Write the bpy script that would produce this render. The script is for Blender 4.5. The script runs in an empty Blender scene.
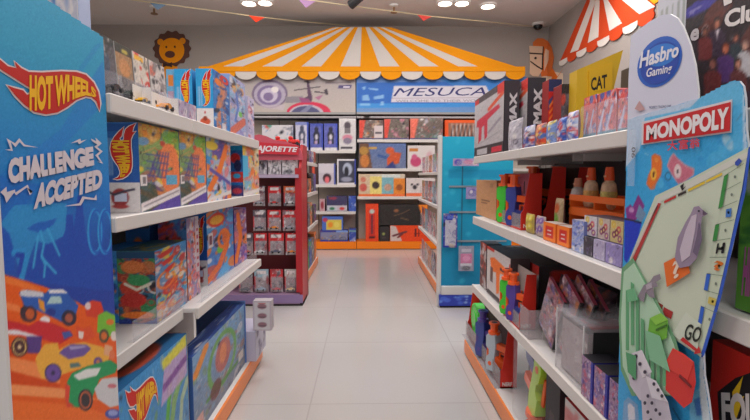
import bpy, math, random
import numpy as np
from mathutils import Vector, Matrix, Euler
SC = bpy.context.scene
COL = SC.collection
R0 = random.Random(7)
# ------------------------------------------------------------ camera
F = 460.0; CAMZ = 1.2
rotE = Euler((math.radians(90) - math.atan(34/F), 0, -math.atan(8/F)), 'XYZ')
RM = rotE.to_matrix()
cam_d = bpy.data.cameras.new('camera'); cam_d.sensor_width = 36; cam_d.lens = 36*F/750
cam_d.clip_start = .02
cam = bpy.data.objects.new('camera', cam_d); COL.objects.link(cam)
cam.location = (0, 0, CAMZ); cam.rotation_euler = rotE
SC.camera = cam
def ray(px, py): return RM @ Vector(((px-375)/F, -(py-210)/F, -1))
def PX(px, py, X): d = ray(px, py); return Vector((X, d.y*X/d.x, CAMZ + d.z*X/d.x))
def PY(px, py, Y): d = ray(px, py); return Vector((d.x*Y/d.y, Y, CAMZ + d.z*Y/d.y))
def PZ(px, py, Z): d = ray(px, py); t = (Z-CAMZ)/d.z; return Vector((d.x*t, d.y*t, Z))
# ------------------------------------------------------------ materials
def lin(c): return tuple(((v/255)/12.92 if v/255 <= .04045 else ((v/255+.055)/1.055)**2.4) for v in c)
def lin_np(a):
    a = np.clip(a, 0, 255)/255.0
    return np.where(a <= .04045, a/12.92, ((a+.055)/1.055)**2.4)
_m = {}
def pm(name, c, rough=.5, metal=0, noise=.0, nscale=6, emis=0, bump=0, coat=0):
    if name in _m: return _m[name]
    m = bpy.data.materials.new(name); m.use_nodes = True
    nt = m.node_tree; b = nt.nodes['Principled BSDF']
    L = lin(c)
    b.inputs['Base Color'].default_value = (*L, 1); b.inputs['Roughness'].default_value = rough
    b.inputs['Metallic'].default_value = metal; b.inputs['Coat Weight'].default_value = coat
    if noise or bump:
        tc = nt.nodes.new('ShaderNodeTexCoord'); n = nt.nodes.new('ShaderNodeTexNoise'); n.inputs['Scale'].default_value = nscale
        n.inputs['Detail'].default_value = 4
        nt.links.new(tc.outputs['Object'], n.inputs['Vector'])
        if noise:
            r = nt.nodes.new('ShaderNodeMapRange')
            r.inputs[1].default_value = .3; r.inputs[2].default_value = .7
            r.inputs[3].default_value = 1-noise; r.inputs[4].default_value = 1+noise*.5
            v = nt.nodes.new('ShaderNodeVectorMath'); v.operation = 'SCALE'; v.inputs[0].default_value = L
            nt.links.new(n.outputs['Fac'], r.inputs[0]); nt.links.new(r.outputs[0], v.inputs['Scale'])
            nt.links.new(v.outputs[0], b.inputs['Base Color'])
        if bump:
            bp = nt.nodes.new('ShaderNodeBump'); bp.inputs['Strength'].default_value = bump; bp.inputs['Distance'].default_value = .005
            nt.links.new(n.outputs['Fac'], bp.inputs['Height']); nt.links.new(bp.outputs[0], b.inputs['Normal'])
    if emis:
        b.inputs['Emission Color'].default_value = (*L, 1); b.inputs['Emission Strength'].default_value = emis
    _m[name] = m; return m
def printm(name, rough, spec=.5):
    m = bpy.data.materials.new(name); m.use_nodes = True; nt = m.node_tree; b = nt.nodes['Principled BSDF']
    a = nt.nodes.new('ShaderNodeAttribute'); a.attribute_name = 'Col'
    nt.links.new(a.outputs['Color'], b.inputs['Base Color']); b.inputs['Roughness'].default_value = rough
    b.inputs['Specular IOR Level'].default_value = spec
    return m
PRINT = printm('printed_card', .5, .35); PRINTM = printm('matt_print', .8, .15)
def clearm(name, tint, alpha, rough=.1):
    m = bpy.data.materials.new(name); m.use_nodes = True; nt = m.node_tree; nt.nodes.clear()
    o = nt.nodes.new('ShaderNodeOutputMaterial'); mx = nt.nodes.new('ShaderNodeMixShader')
    t = nt.nodes.new('ShaderNodeBsdfTransparent'); p = nt.nodes.new('ShaderNodeBsdfPrincipled')
    p.inputs['Base Color'].default_value = (*lin(tint), 1); p.inputs['Roughness'].default_value = rough
    mx.inputs[0].default_value = alpha
    nt.links.new(t.outputs[0], mx.inputs[1]); nt.links.new(p.outputs[0], mx.inputs[2]); nt.links.new(mx.outputs[0], o.inputs[0])
    return m
CLEAR = clearm('clear_plastic', (225, 225, 235), .13); ACET = clearm('thin_acetate', (225, 228, 235), .13)
MILKY = clearm('milky_plastic', (176, 168, 172), .42, .25)
WHITE = pm('white_shelf_paint', (208, 204, 202), .38, noise=.03, nscale=3)
WHITE2 = pm('cream_shelf_front', (208, 201, 196), .45)
ORANGE = pm('orange_kick_laminate', (236, 132, 62), .35, noise=.05)
ORANGE2 = pm('bright_orange_kick', (246, 128, 10), .35)
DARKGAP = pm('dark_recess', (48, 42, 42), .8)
STEEL = pm('chromed_steel', (180, 180, 182), .3, .8)
# ------------------------------------------------------------ mesh builder
class MB:
    def __init__(s): s.v = []; s.f = []; s.m = []; s.c = []; s.mats = []
    def mi(s, mat):
        if mat not in s.mats: s.mats.append(mat)
        return s.mats.index(mat)
    def poly(s, pts, mat=None, c=(255, 255, 255), cc=None):
        n = len(s.v); s.v += [tuple(p) for p in pts]; s.f.append(tuple(range(n, n+len(pts))))
        s.m.append(s.mi(mat or PRINT)); s.c.append(cc if cc is not None else [lin(c)]*len(pts)); return s
    def faces(s, verts, faces, mat=None, c=(255, 255, 255)):
        n = len(s.v); s.v += [tuple(p) for p in verts]; L = lin(c); k = s.mi(mat or PRINT)
        for f in faces: s.f.append(tuple(n+i for i in f)); s.m.append(k); s.c.append([L]*len(f))
        return s
    def box(s, x0, x1, y0, y1, z0, z1, mat=None, c=(255, 255, 255), skip='', bev=0):
        if bev > 0:
            b = min(bev, (x1-x0)*.45, (y1-y0)*.45, (z1-z0)*.45)
            V = []; idx = {}
            for ix, X in ((0, x0), (1, x1)):
                for iy, Y in ((0, y0), (1, y1)):
                    for iz, Z in ((0, z0), (1, z1)):
                        sx = b if ix == 0 else -b; sy = b if iy == 0 else -b; sz = b if iz == 0 else -b
                        idx[ix, iy, iz] = len(V)
                        V += [(X, Y+sy, Z+sz), (X+sx, Y, Z+sz), (X+sx, Y+sy, Z)]
            g = lambda i, j, k, a: idx[i, j, k]+a
            Fc = []
            Fc.append((g(0,0,0,0), g(0,0,1,0), g(0,1,1,0), g(0,1,0,0))); Fc.append((g(1,0,0,0), g(1,1,0,0), g(1,1,1,0), g(1,0,1,0)))
            Fc.append((g(0,0,0,1), g(1,0,0,1), g(1,0,1,1), g(0,0,1,1))); Fc.append((g(0,1,0,1), g(0,1,1,1), g(1,1,1,1), g(1,1,0,1)))
            Fc.append((g(0,0,0,2), g(0,1,0,2), g(1,1,0,2), g(1,0,0,2))); Fc.append((g(0,0,1,2), g(1,0,1,2), g(1,1,1,2), g(0,1,1,2)))
            for i in (0, 1):
                for j in (0, 1):
                    Fc.append((g(i,j,0,0), g(i,j,1,0), g(i,j,1,1), g(i,j,0,1)))
                    Fc.append((g(i,0,j,0), g(i,1,j,0), g(i,1,j,2), g(i,0,j,2)))
                    Fc.append((g(0,i,j,1), g(1,i,j,1), g(1,i,j,2), g(0,i,j,2)))
                    for k in (0, 1): Fc.append((g(i,j,k,0), g(i,j,k,1), g(i,j,k,2)))
            return s.faces(V, Fc, mat, c)
        V = [(x0,y0,z0),(x1,y0,z0),(x1,y1,z0),(x0,y1,z0),(x0,y0,z1),(x1,y0,z1),(x1,y1,z1),(x0,y1,z1)]
        Q = {'b': (0,3,2,1), 't': (4,5,6,7), 'n': (0,1,5,4), 'r': (1,2,6,5), 'f': (2,3,7,6), 'l': (3,0,4,7)}
        return s.faces(V, [q for k, q in Q.items() if k not in skip], mat, c)
    def cyl(s, p0, p1, r0, r1=None, mat=None, c=(255, 255, 255), n=12, cap=True):
        p0 = Vector(p0); p1 = Vector(p1); r1 = r0 if r1 is None else r1
        d = (p1-p0).normalized(); a = d.orthogonal().normalized(); b = d.cross(a)
        V = []
        for P, r in ((p0, r0), (p1, r1)):
            for i in range(n):
                t = 2*math.pi*i/n; V.append(P + a*math.cos(t)*r + b*math.sin(t)*r)
        Fc = [(i, (i+1) % n, n+(i+1) % n, n+i) for i in range(n)]
        if cap: Fc += [tuple(range(n-1, -1, -1)), tuple(range(n, 2*n))]
        return s.faces(V, Fc, mat, c)
    def tube(s, pts, r, mat=None, c=(255, 255, 255), n=6):
        for a, b in zip(pts[:-1], pts[1:]): s.cyl(a, b, r, None, mat, c, n)
        return s
    def prism(s, pts, n, mat=None, c=(255, 255, 255), cside=None):
        """pts planar list of Vectors, extruded by vector n (front = pts+n)"""
        k = len(pts); n = Vector(n); V = [Vector(p) for p in pts] + [Vector(p)+n for p in pts]
        s.faces(V, [tuple(range(k-1, -1, -1)), tuple(range(k, 2*k))], mat, c)
        return s.faces(V, [(i, (i+1) % k, k+(i+1) % k, k+i) for i in range(k)], mat, cside or c)
    def lathe(s, prof, cx, cy, z0, mat=None, c=(255,255,255), n=14):
        V = []; Fc = []
        for r, z in prof:
            for i in range(n): t = 2*math.pi*i/n; V.append((cx+r*math.cos(t), cy+r*math.sin(t), z0+z))
        for j in range(len(prof)-1):
            for i in range(n): Fc.append((j*n+i, j*n+(i+1) % n, (j+1)*n+(i+1) % n, (j+1)*n+i))
        Fc += [tuple(range(n-1, -1, -1)), tuple(range((len(prof)-1)*n, len(prof)*n))]
        return s.faces(V, Fc, mat, c)
    def ball(s, C, rx, ry, rz, mat=None, c=(255,255,255), n=10, k=6):
        V = [(C[0], C[1], C[2]-rz)]; Fc = []
        for j in range(1, k):
            p = math.pi*j/k - math.pi/2
            for i in range(n): t = 2*math.pi*i/n; V.append((C[0]+rx*math.cos(p)*math.cos(t), C[1]+ry*math.cos(p)*math.sin(t), C[2]+rz*math.sin(p)))
        V.append((C[0], C[1], C[2]+rz)); T = len(V)-1
        for i in range(n):
            Fc.append((0, 1+(i+1) % n, 1+i)); Fc.append((T, 1+(k-2)*n+i, 1+(k-2)*n+(i+1) % n))
            for j in range(k-2): Fc.append((1+j*n+i, 1+j*n+(i+1) % n, 1+(j+1)*n+(i+1) % n, 1+(j+1)*n+i))
        return s.faces(V, Fc, mat, c)
    def sheet(s, mp, cv, mat=None, keep=None):
        """canvas colours on a grid; mp(u,v)->Vector"""
        h, w = cv.a.shape[:2]; n = len(s.v); L = lin_np(cv.a)
        for j in range(h):
            for i in range(w): s.v.append(tuple(mp(i/(w-1), j/(h-1))))
        k = s.mi(mat or PRINT)
        for j in range(h-1):
            for i in range(w-1):
                if keep is not None and not keep[j, i]: continue
                a = n+j*w+i
                s.f.append((a, a+1, a+1+w, a+w)); s.m.append(k)
                s.c.append([L[j, i], L[j, i+1], L[j+1, i+1], L[j+1, i]])
        return s
    def build(s, name, parent=None, loc=None, smooth=False):
        me = bpy.data.meshes.new(name)
        o = Vector(loc) if loc is not None else Vector((0, 0, 0))
        me.from_pydata([(p[0]-o.x, p[1]-o.y, p[2]-o.z) for p in s.v], [], s.f)
        for m in s.mats: me.materials.append(m)
        me.polygons.foreach_set('material_index', s.m)
        at = me.color_attributes.new('Col', 'FLOAT_COLOR', 'CORNER')
        arr = np.ones((len(me.loops), 4), dtype=np.float32)
        arr[:, :3] = np.array([c for fc in s.c for c in fc], dtype=np.float32).reshape(-1, 3)
        at.data.foreach_set('color', arr.ravel())
        if smooth: me.polygons.foreach_set('use_smooth', [True]*len(me.polygons))
        me.update()
        ob = bpy.data.objects.new(name, me); COL.objects.link(ob)
        if parent is not None: ob.parent = parent
        elif loc is not None: ob.location = o
        return ob
def tag(o, label, cat, group=None, kind=None):
    if label: o['label'] = label
    if cat: o['category'] = cat
    if group: o['group'] = group
    if kind: o['kind'] = kind
    return o
def thing(name, loc, label, cat, group=None, rz=0, rx=0, ry=0):
    o = bpy.data.objects.new(name, None); o.empty_display_size = .05; COL.objects.link(o)
    o.location = loc; o.rotation_euler = (rx, ry, rz); return tag(o, label, cat, group)
def struct(o): o['kind'] = 'structure'; return o
# ------------------------------------------------------------ canvas
class Cv:
    def __init__(s, w, h, base=(128, 128, 128)):
        s.a = np.zeros((h, w, 3)); s.a[:] = base
        s.U, s.V = np.meshgrid(np.linspace(0, 1, w), np.linspace(0, 1, h)); s.asp = w/h; s.w = w; s.h = h
    def put(s, mask, c, a=1.0):
        m = (np.clip(mask, 0, 1)*a)[..., None]; s.a = s.a*(1-m) + np.array(c, float)*m; return s
    def sm(s, d, e=None):   # signed distance (in v units) -> soft mask
        e = e or 1.0/s.h; return np.clip(.5 - d/(e), 0, 1)
    def grad(s, c0, c1, ax='v'):
        t = (s.V if ax == 'v' else s.U)[..., None]; s.a = np.array(c0)*(1-t) + np.array(c1)*t; return s
    def rect(s, u0, v0, u1, v1, c, a=1): return s.put((s.U >= u0) & (s.U <= u1) & (s.V >= v0) & (s.V <= v1), c, a)
    def ell(s, cu, cv, ru, rv, c, a=1, rot=0):
        x = (s.U-cu)*s.asp; y = s.V-cv; cr, sr = math.cos(rot), math.sin(rot); X = x*cr+y*sr; Y = -x*sr+y*cr
        d = (np.sqrt((X/(ru*s.asp))**2 + (Y/rv)**2) - 1)*min(ru*s.asp, rv); return s.put(s.sm(d), c, a)
    def ring(s, cu, cv, ru, rv, t, c, a=1):
        x = (s.U-cu)*s.asp; y = s.V-cv
        d = np.abs((np.sqrt((x/(ru*s.asp))**2 + (y/rv)**2) - 1)*min(ru*s.asp, rv)) - t; return s.put(s.sm(d), c, a)
    def line(s, pts, t, c, a=1):
        D = np.full(s.U.shape, 9.0)
        for (ax, ay), (bx, by) in zip(pts[:-1], pts[1:]):
            x = (s.U-ax)*s.asp; y = s.V-ay; dx = (bx-ax)*s.asp; dy = by-ay; L = dx*dx+dy*dy+1e-9
            k = np.clip((x*dx+y*dy)/L, 0, 1); D = np.minimum(D, np.hypot(x-k*dx, y-k*dy))
        return s.put(s.sm(D-t), c, a)
    def inside(s, pts, U=None, V=None):
        U = s.U if U is None else U; V = s.V if V is None else V
        m = np.zeros(U.shape, bool); j = len(pts)-1
        for i in range(len(pts)):
            xi, yi = pts[i]; xj, yj = pts[j]
            if yi != yj: m ^= ((yi > V) != (yj > V)) & (U < (xj-xi)*(V-yi)/(yj-yi)+xi)
            j = i
        return m
    def poly(s, pts, c, a=1):
        acc = np.zeros(s.U.shape)
        for ox, oy in ((-.3, -.3), (.3, -.3), (.3, .3), (-.3, .3)):
            acc += s.inside(pts, s.U+ox/s.w, s.V+oy/s.h)
        return s.put(acc/4, c, a)
    def collage(s, seed, pal, n=30, size=.16, a=.85):
        r = random.Random(seed); n0 = n; n = int(n*3)
        for i_ in range(n):
            if i_ == n0: size *= .5; pal = list(pal)+[(30, 28, 40), (226, 220, 218)]
            if i_ == int(n0*1.7): size *= .6
            c = r.choice(pal); k = r.random(); u, v = r.random(), r.random(); q = size*(.35+r.random())
            if k < .45: s.ell(u, v, q/s.asp, q*(.4+r.random()*.6), c, a, r.random()*3)
            elif k < .7: s.line([(u, v), (u+r.uniform(-1, 1)*q*2.5/s.asp, v+r.uniform(-1, 1)*q*2.5)], q*.18, c, a)
            elif k < .85: s.ring(u, v, q/s.asp, q, q*.16, c, a)
            else: s.poly([(u, v), (u+q*1.2, v+q*.3), (u+q*.3, v+q*1.2)], c, a)
        return s
    def noise(s, amp, seed=0):
        r = np.random.RandomState(seed); s.a = np.clip(s.a + r.normal(0, amp, s.a.shape[:2])[..., None], 0, 255); return s
    def frame(s, t, c): 
        tu = t/s.asp; m = (s.U < tu) | (s.U > 1-tu) | (s.V < t) | (s.V > 1-t); return s.put(m, c)
# ------------------------------------------------------------ text
_tx = {}
def glyphs(txt, bold=.0, shear=0.0):
    k = (txt, bold, shear)
    if k not in _tx:
        cu = bpy.data.curves.new('t', 'FONT'); cu.body = txt; cu.offset = bold; cu.resolution_u = 3
        ob = bpy.data.objects.new('t', cu); COL.objects.link(ob); bpy.context.view_layer.update()
        me = ob.evaluated_get(bpy.context.evaluated_depsgraph_get()).to_mesh()
        vs = [(v.co.x+shear*v.co.y, v.co.y) for v in me.vertices]; fs = [tuple(p.vertices) for p in me.polygons]
        ob.evaluated_get(bpy.context.evaluated_depsgraph_get()).to_mesh_clear()
        bpy.data.objects.remove(ob); bpy.data.curves.remove(cu)
        xs = [p[0] for p in vs] or [0, 1]; ys = [p[1] for p in vs] or [0, 1]
        w = max(xs)-min(xs) or 1; h = max(ys)-min(ys) or 1
        vs = [((x-min(xs))/w, (y-min(ys))/h) for x, y in vs]; _tx[k] = (vs, fs)
    return _tx[k]
def addtext(mb, txt, mp, c, bold=.02, shear=0., mat=None):
    vs, fs = glyphs(txt, bold, shear)
    return mb.faces([mp(u, v) for u, v in vs], fs, mat, c)
def quadmap(bl, br, tr, tl, W):   # W: (px,py)->Vector
    def f(u, v):
        x = (1-v)*((1-u)*bl[0]+u*br[0]) + v*((1-u)*tl[0]+u*tr[0]); y = (1-v)*((1-u)*bl[1]+u*br[1]) + v*((1-u)*tl[1]+u*tr[1])
        return W(x, y)
    return f
def paramap(O, U, V):
    O = Vector(O); U = Vector(U); V = Vector(V); return lambda u, v: O+U*u+V*v
# flame emblem in unit coordinates (x right, y up)
FL = [(0,55),(40,85),(85,95),(75,60),(110,95),(150,115),(220,118),(320,112),(400,115),(450,130),(490,170),(515,220),(525,280),(522,320),(505,270),(480,248),(450,243),(400,262),(350,300),(300,328),(240,338),(180,325),(130,290),(80,240),(35,185),(75,200),(120,212),(140,235),(160,228),(165,205),(150,190),(110,188),(60,170),(30,130)]
def off(pts, d):
    n = len(pts); A = sum(pts[i][0]*pts[(i+1)%n][1]-pts[(i+1)%n][0]*pts[i][1] for i in range(n)); s = 1 if A > 0 else -1; o = []
    for i in range(n):
        p = Vector(pts[i-1]); q = Vector(pts[i]); r = Vector(pts[(i+1) % n]); e = (q-p).normalized(); g = (r-q).normalized()
        m = Vector((e.y+g.y, -(e.x+g.x)));
        if m.length < .2: m = e-g
        m = m.normalized()*s*d; o.append((q.x+m.x, q.y+m.y))
    return o
def emblem(mb, mp, lift, text=True):
    """mp(u,v): u 0..1 across, v 0..1 up. lift: small vector towards the viewer"""
    g = lambda P: [mp(x/525, 1-(y-55)/290) for x, y in P]
    mb.poly([p+lift for p in g(off(FL, 9))], c=(232, 222, 220)); mb.poly([p+lift*2 for p in g(FL)], c=(205, 30, 18))
    if not text: 
        return mb
    def top(x): return np.interp(x, [150, 250, 350, 430, 470, 505], [130, 136, 128, 145, 172, 215])
    def bot(x): return np.interp(x, [150, 240, 320, 400, 450, 505], [322, 318, 292, 252, 236, 250])
    def tm(u, v):
        x = 160+u*345; y = bot(x)*(1-v)+top(x)*v; return mp(x/525, 1-(y-55)/290)+lift*3
    addtext(mb, 'HOT WHEELS', tm, (240, 180, 16), .07)
    return mb
# ------------------------------------------------------------ room
YW = 7.88; XR = PY(548, 60, YW).x; XL = -4.8; ZC = PY(365, 26, YW).z
WALL = pm('warm_grey_wall_paint', (160, 150, 144), .8, noise=.03, nscale=2, bump=.05)
CEIL = pm('white_ceiling_paint', (214, 206, 202), .85, noise=.02, nscale=1)
def floor_mat():
    m = bpy.data.materials.new('polished_pale_tile'); m.use_nodes = True; nt = m.node_tree; b = nt.nodes['Principled BSDF']
    tc = nt.nodes.new('ShaderNodeTexCoord'); br = nt.nodes.new('ShaderNodeTexBrick'); br.offset = 0
    br.inputs['Color1'].default_value = (*lin((184, 179, 177)), 1); br.inputs['Color2'].default_value = (*lin((182, 177, 175)), 1)
    br.inputs['Mortar'].default_value = (*lin((170, 165, 162)), 1); br.inputs['Scale'].default_value = 1
    br.inputs['Mortar Size'].default_value = .004; br.inputs['Brick Width'].default_value = .9; br.inputs['Row Height'].default_value = .9
    mp = nt.nodes.new('ShaderNodeMapping'); mp.inputs['Location'].default_value = (.3, .35, 0)
    nt.links.new(tc.outputs['Object'], mp.inputs[0]); nt.links.new(mp.outputs[0], br.inputs['Vector'])
    n = nt.nodes.new('ShaderNodeTexNoise'); n.inputs['Scale'].default_value = .8
    nt.links.new(tc.outputs['Object'], n.inputs['Vector'])
    mr = nt.nodes.new('ShaderNodeMapRange'); mr.inputs[3].default_value = .17; mr.inputs[4].default_value = .24
    nt.links.new(n.outputs[0], mr.inputs[0]); nt.links.new(mr.outputs[0], b.inputs['Roughness'])
    nt.links.new(br.outputs['Color'], b.inputs['Base Color']); b.inputs['Specular IOR Level'].default_value = .5
    return m
YB = -3.0
struct(MB().box(XL-.1, XR+.1, YB, YW+.1, -.1, 0, floor_mat()).build('floor'))
struct(MB().box(XL-.1, XR+.1, YB, YW+.1, ZC, ZC+.1, CEIL).build('ceiling'))
struct(MB().box(XL-.1, XR+.1, YW, YW+.1, 0, ZC, WALL).build('wall_back'))
struct(MB().box(XR, XR+.1, YB, YW, 0, ZC, WALL).build('wall_right'))
struct(MB().box(XL-.1, XL, YB, YW, 0, ZC, WALL).build('wall_left'))
BB = pm('grey_baseboard', (150, 142, 136), .6)
struct(MB().box(XL, XR, YW-.015, YW, 0, .1, BB).build('baseboard_back'))
struct(MB().box(XR-.015, XR, YB, YW-.015, 0, .1, BB).build('baseboard_right'))
struct(MB().box(XL, XL+.015, YB, YW-.015, 0, .1, BB).build('baseboard_left'))
# ------------------------------------------------------------ painted wall boards
YD = YW-.006
def W2(px, py): return PY(px, py, YD)
def slab_px(mb, pts, W, c, n, mat=None): return mb.prism([W(*p) for p in pts], n, mat, c)
# lion board
t = thing('lion_wall_decal', PY(170, 60, YW), 'flat smiling lion cut-out with brown mane and bow tie on the grey back wall', 'wall decoration')
def lio(name, pts, c, k, par=t):
    slab_px(MB(), pts, lambda x, y: PY(x, y, YW-.004*k), c, (0, -.004, 0), PRINTM).build(name, par, t.location)
def circ(cx, cy, rx, ry, n=28, wob=0, k=14): return [(cx+(rx+wob*math.cos(k*a))*math.cos(a), cy+(ry+wob*math.cos(k*a))*math.sin(a)) for a in [2*math.pi*i/n for i in range(n)]]
lio('body', [(163, 60), (177, 60), (178, 78), (161, 78)], (226, 140, 28), 1)
lio('mane', circ(172, 48.6, 18.4, 17.4, 112, .9, 14), (96, 66, 56), 2)
lio('ear', circ(160.5, 42, 3.2, 3.2, 16), (222, 138, 34), 3); lio('ear', circ(182.5, 41, 3.2, 3.2, 16), (222, 138, 34), 3)
lio('face', circ(171.8, 50.5, 12.6, 12.6, 32), (232, 142, 22), 4)
lio('muzzle', circ(170, 54.4, 5.0, 3.5, 20), (98, 62, 50), 5)
lio('eye', circ(166.4, 47, 1, 1.2, 10), (90, 50, 30), 5); lio('eye', circ(174.9, 46.8, 1, 1.2, 10), (90, 50, 30), 5)
lio('bow_tie', [(163, 62), (167.5, 64.3), (172, 62), (172, 67.3), (167.5, 65.5), (163, 67.3)], (70, 48, 42), 5)
# horse decal folding round the room corner
tH = thing('horse_wall_decal', PY(545, 90, YW), 'flat cream horse head cut-out with orange mane wrapped around the wall corner', 'wall decoration')
CX = 548.0
def clipx(pts, x, keepleft):
    o = []; n = len(pts)
    for i in range(n):
        a, b = pts[i], pts[(i+1) % n]; ia = (a[0] <= x) == keepleft; ib = (b[0] <= x) == keepleft
        if ia: o.append(a)
        if ia != ib: k = (x-a[0])/(b[0]-a[0]); o.append((x, a[1]+k*(b[1]-a[1])))
    return o
def hor(name, pts, c, k):
    mb = MB(); L = clipx(pts, CX, True); R = clipx(pts, CX, False)
    if len(L) > 2: mb.prism([PY(x, y, YW-.004*k) for x, y in L], (0, -.004, 0), PRINTM, c)
    if len(R) > 2: mb.prism([PX(x, y, XR-.004*k) for x, y in R], (-.004, 0, 0), PRINTM, c)
    mb.build(name, tH, tH.location)
z = lambda P, ox=520, oy=25, s=4.65: [(ox+x/s, oy+y/s) for x, y in P]
hor('body', z([(100, 232), (150, 215), (200, 225), (200, 300), (195, 360), (115, 360)]), (226, 196, 170), 1)
hor('neck', z([(120, 190), (150, 200), (175, 240), (200, 205), (170, 250), (150, 300), (130, 310), (150, 240), (110, 236)]), (224, 110, 40), 2)
hor('mane', z([(60, 80), (80, 62), (105, 62), (130, 75), (148, 105), (158, 150), (150, 200), (130, 235), (100, 240), (95, 215), (110, 150), (105, 105), (60, 98)]), (214, 112, 56), 3)
hor('face', z([(42, 97), (105, 100), (108, 150), (100, 215), (85, 240), (58, 238), (44, 225), (46, 150)]), (226, 190, 162), 4)
hor('ear', z([(118, 110), (135, 120), (132, 165), (112, 215), (112, 140)]), (226, 190, 162), 4)
hor('eye', z(circ(72, 154, 6, 6, 12)), (50, 40, 40), 5)
hor('bridle', z([(44, 128), (104, 132), (106, 100), (110, 100), (106, 208), (101, 208), (80, 196), (48, 172), (48, 166), (82, 190), (101, 202), (103, 138), (44, 134)]), (50, 44, 44), 5)
# orange striped awning on back wall
def awning_back():
    o0 = PY(362, 60, 7.40)
    t = thing('striped_awning', o0, 'orange and white striped circus awning board with scalloped edge across the back wall', 'awning')
    B0 = 339.4; P = 20.75; yb = 69.5; yt = 27.5
    def topx(x): return 333 + (x-199)/(525-199)*58
    orange = (228, 146, 20); white = (204, 196, 190)
    canopy = MB(); val = MB()
    YA = 7.40
    W = lambda x, y: PY(x, y, YA)
    for k in range(-7, 9):
        a = max(B0+k*P, 199); b = min(B0+(k+1)*P, 525); c = white if k % 2 == 0 else orange
        # rims: outermost sections orange
        if k in (-7, 8): c = orange
        canopy.prism([W(a, yb), W(b, yb), W(topx(b), yt), W(topx(a), yt)], (0, -.012, 0), PRINTM, c)
    for k in range(-7, 9):
        a = max(B0+k*P, 199); b = min(B0+(k+1)*P, 525); c = orange if k % 2 == 0 else white
        m = (a+b)/2; r = (b-a)/2
        pts = [(a, 68.5)] + [(m-r*math.cos(i*math.pi/8), 73.2+6.6*math.sin(i*math.pi/8)) for i in range(9)] + [(b, 68.5)]
        val.prism([PY(x, y, YA-.014) for x, y in pts], (0, -.012, 0), PRINTM, c)
    canopy.build('canopy', t, o0); val.build('scalloped_valance', t, o0)
    MB().prism([PY(x, y, YA-.027) for x, y in [(199, 66.5), (525, 66.5), (525, 71.5), (199, 71.5)]], (0, -.006, 0), PRINTM, orange).build('valance_band', t, o0)
awning_back()
# red striped awning on right wall
def awning_right():
    o0 = PX(600, 40, XR)
    t = thing('striped_awning', o0, 'red-orange and white striped circus awning board on the right wall', 'awning')
    zz = lambda P: [(545+x/6, y/6) for x, y in P]
    red = (206, 72, 34); white = (222, 212, 204)
    W = lambda k: (lambda x, y: PX(x, y, XR-.006*k))
    MB().prism([W(1)(*p) for p in zz([(90, 372), (270, -40), (310, -130), (420, -160), (560, -60), (664, 30), (640, 105), (560, 150), (300, 290)])], (-.006, 0, 0), PRINTM, red).build('canopy', t, o0)
    for q in ([(152, 318), (200, 300), (300, 20), (300, -60), (285, -60), (268, 20)], [(258, 258), (320, 222), (328, 10), (318, -60), (308, -20)], [(388, 185), (462, 140), (378, 0), (350, -60), (345, -40), (352, 0)], [(568, 85), (662, 40), (560, -40), (430, -80), (440, -20)]):
        MB().prism([W(2)(*p) for p in zz(q)], (-.004, 0, 0), PRINTM, white).build('white_stripe', t, o0)
    xs = [88, 137, 192, 252, 318, 390, 470, 560, 660]
    line = lambda x: np.interp(x, [88, 660], [385, 85])
    vm = MB()
    for k in range(8):
        a, b = xs[k], xs[k+1]; r = (b-a)/2; m = (a+b)/2
        pts = [(a, line(a)-16)] + [(m-r*math.cos(i*math.pi/8), line(m-r*math.cos(i*math.pi/8))+(18+k*3)*math.sin(i*math.pi/8)) for i in range(9)] + [(b, line(b)-16)]
        vm.prism([W(1.5)(*p) for p in zz(pts)], (-.01, 0, 0), PRINTM, white if k % 2 == 0 else red)
    vm.build('scalloped_valance', t, o0)
    o1 = PX(700, 0, XR)
    t2 = thing('striped_awning', o1, 'orange and white striped awning board next to the red one on the right wall', 'awning')
    MB().prism([W(1)(*p) for p in zz([(655, 25), (600, -20), (590, -120), (900, -500), (1000, -300), (800, -60)])], (-.006, 0, 0), PRINTM, (240, 158, 22)).build('canopy', t2, o1)
    MB().prism([W(2)(*p) for p in zz([(720, -20), (690, -60), (760, -200), (800, -150)])], (-.004, 0, 0), PRINTM, white).build('white_stripe', t2, o1)
awning_right()
# ------------------------------------------------------------ ceiling fittings
LAMP = pm('lit_lamp', (255, 240, 222), .5, emis=9); RIM = pm('white_metal_rim', (225, 220, 215), .4)
def downlight(px, py, label):
    p = PZ(px, py, ZC); t = thing('ceiling_downlight', p, label, 'ceiling light', 'recessed downlights in the ceiling')
    n = 20
    MB().lathe([(.13, 0), (.13, -.02), (.1, -.03), (.1, -.01), (.095, 0)], p.x, p.y, p.z, RIM, n=n).build('trim_ring', t, p)
    MB().lathe([(.09, -.004), (.085, -.014), (.05, -.018)], p.x, p.y, p.z, LAMP, n=n).build('lamp', t, p)
for px, py, lb in ((249, 2, 'leftmost lit round downlight of the pair above the lion side of the ceiling'), (265, 1.5, 'lit round downlight just right of the leftmost one'),
                   (445, 2, 'lit round downlight left of the three above the back right shelves'), (462, 2, 'middle lit round downlight of the three above the back right shelves'),
                   (488, 5, 'rightmost lit round downlight, nearest the security camera')): downlight(px, py, lb)
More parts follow.
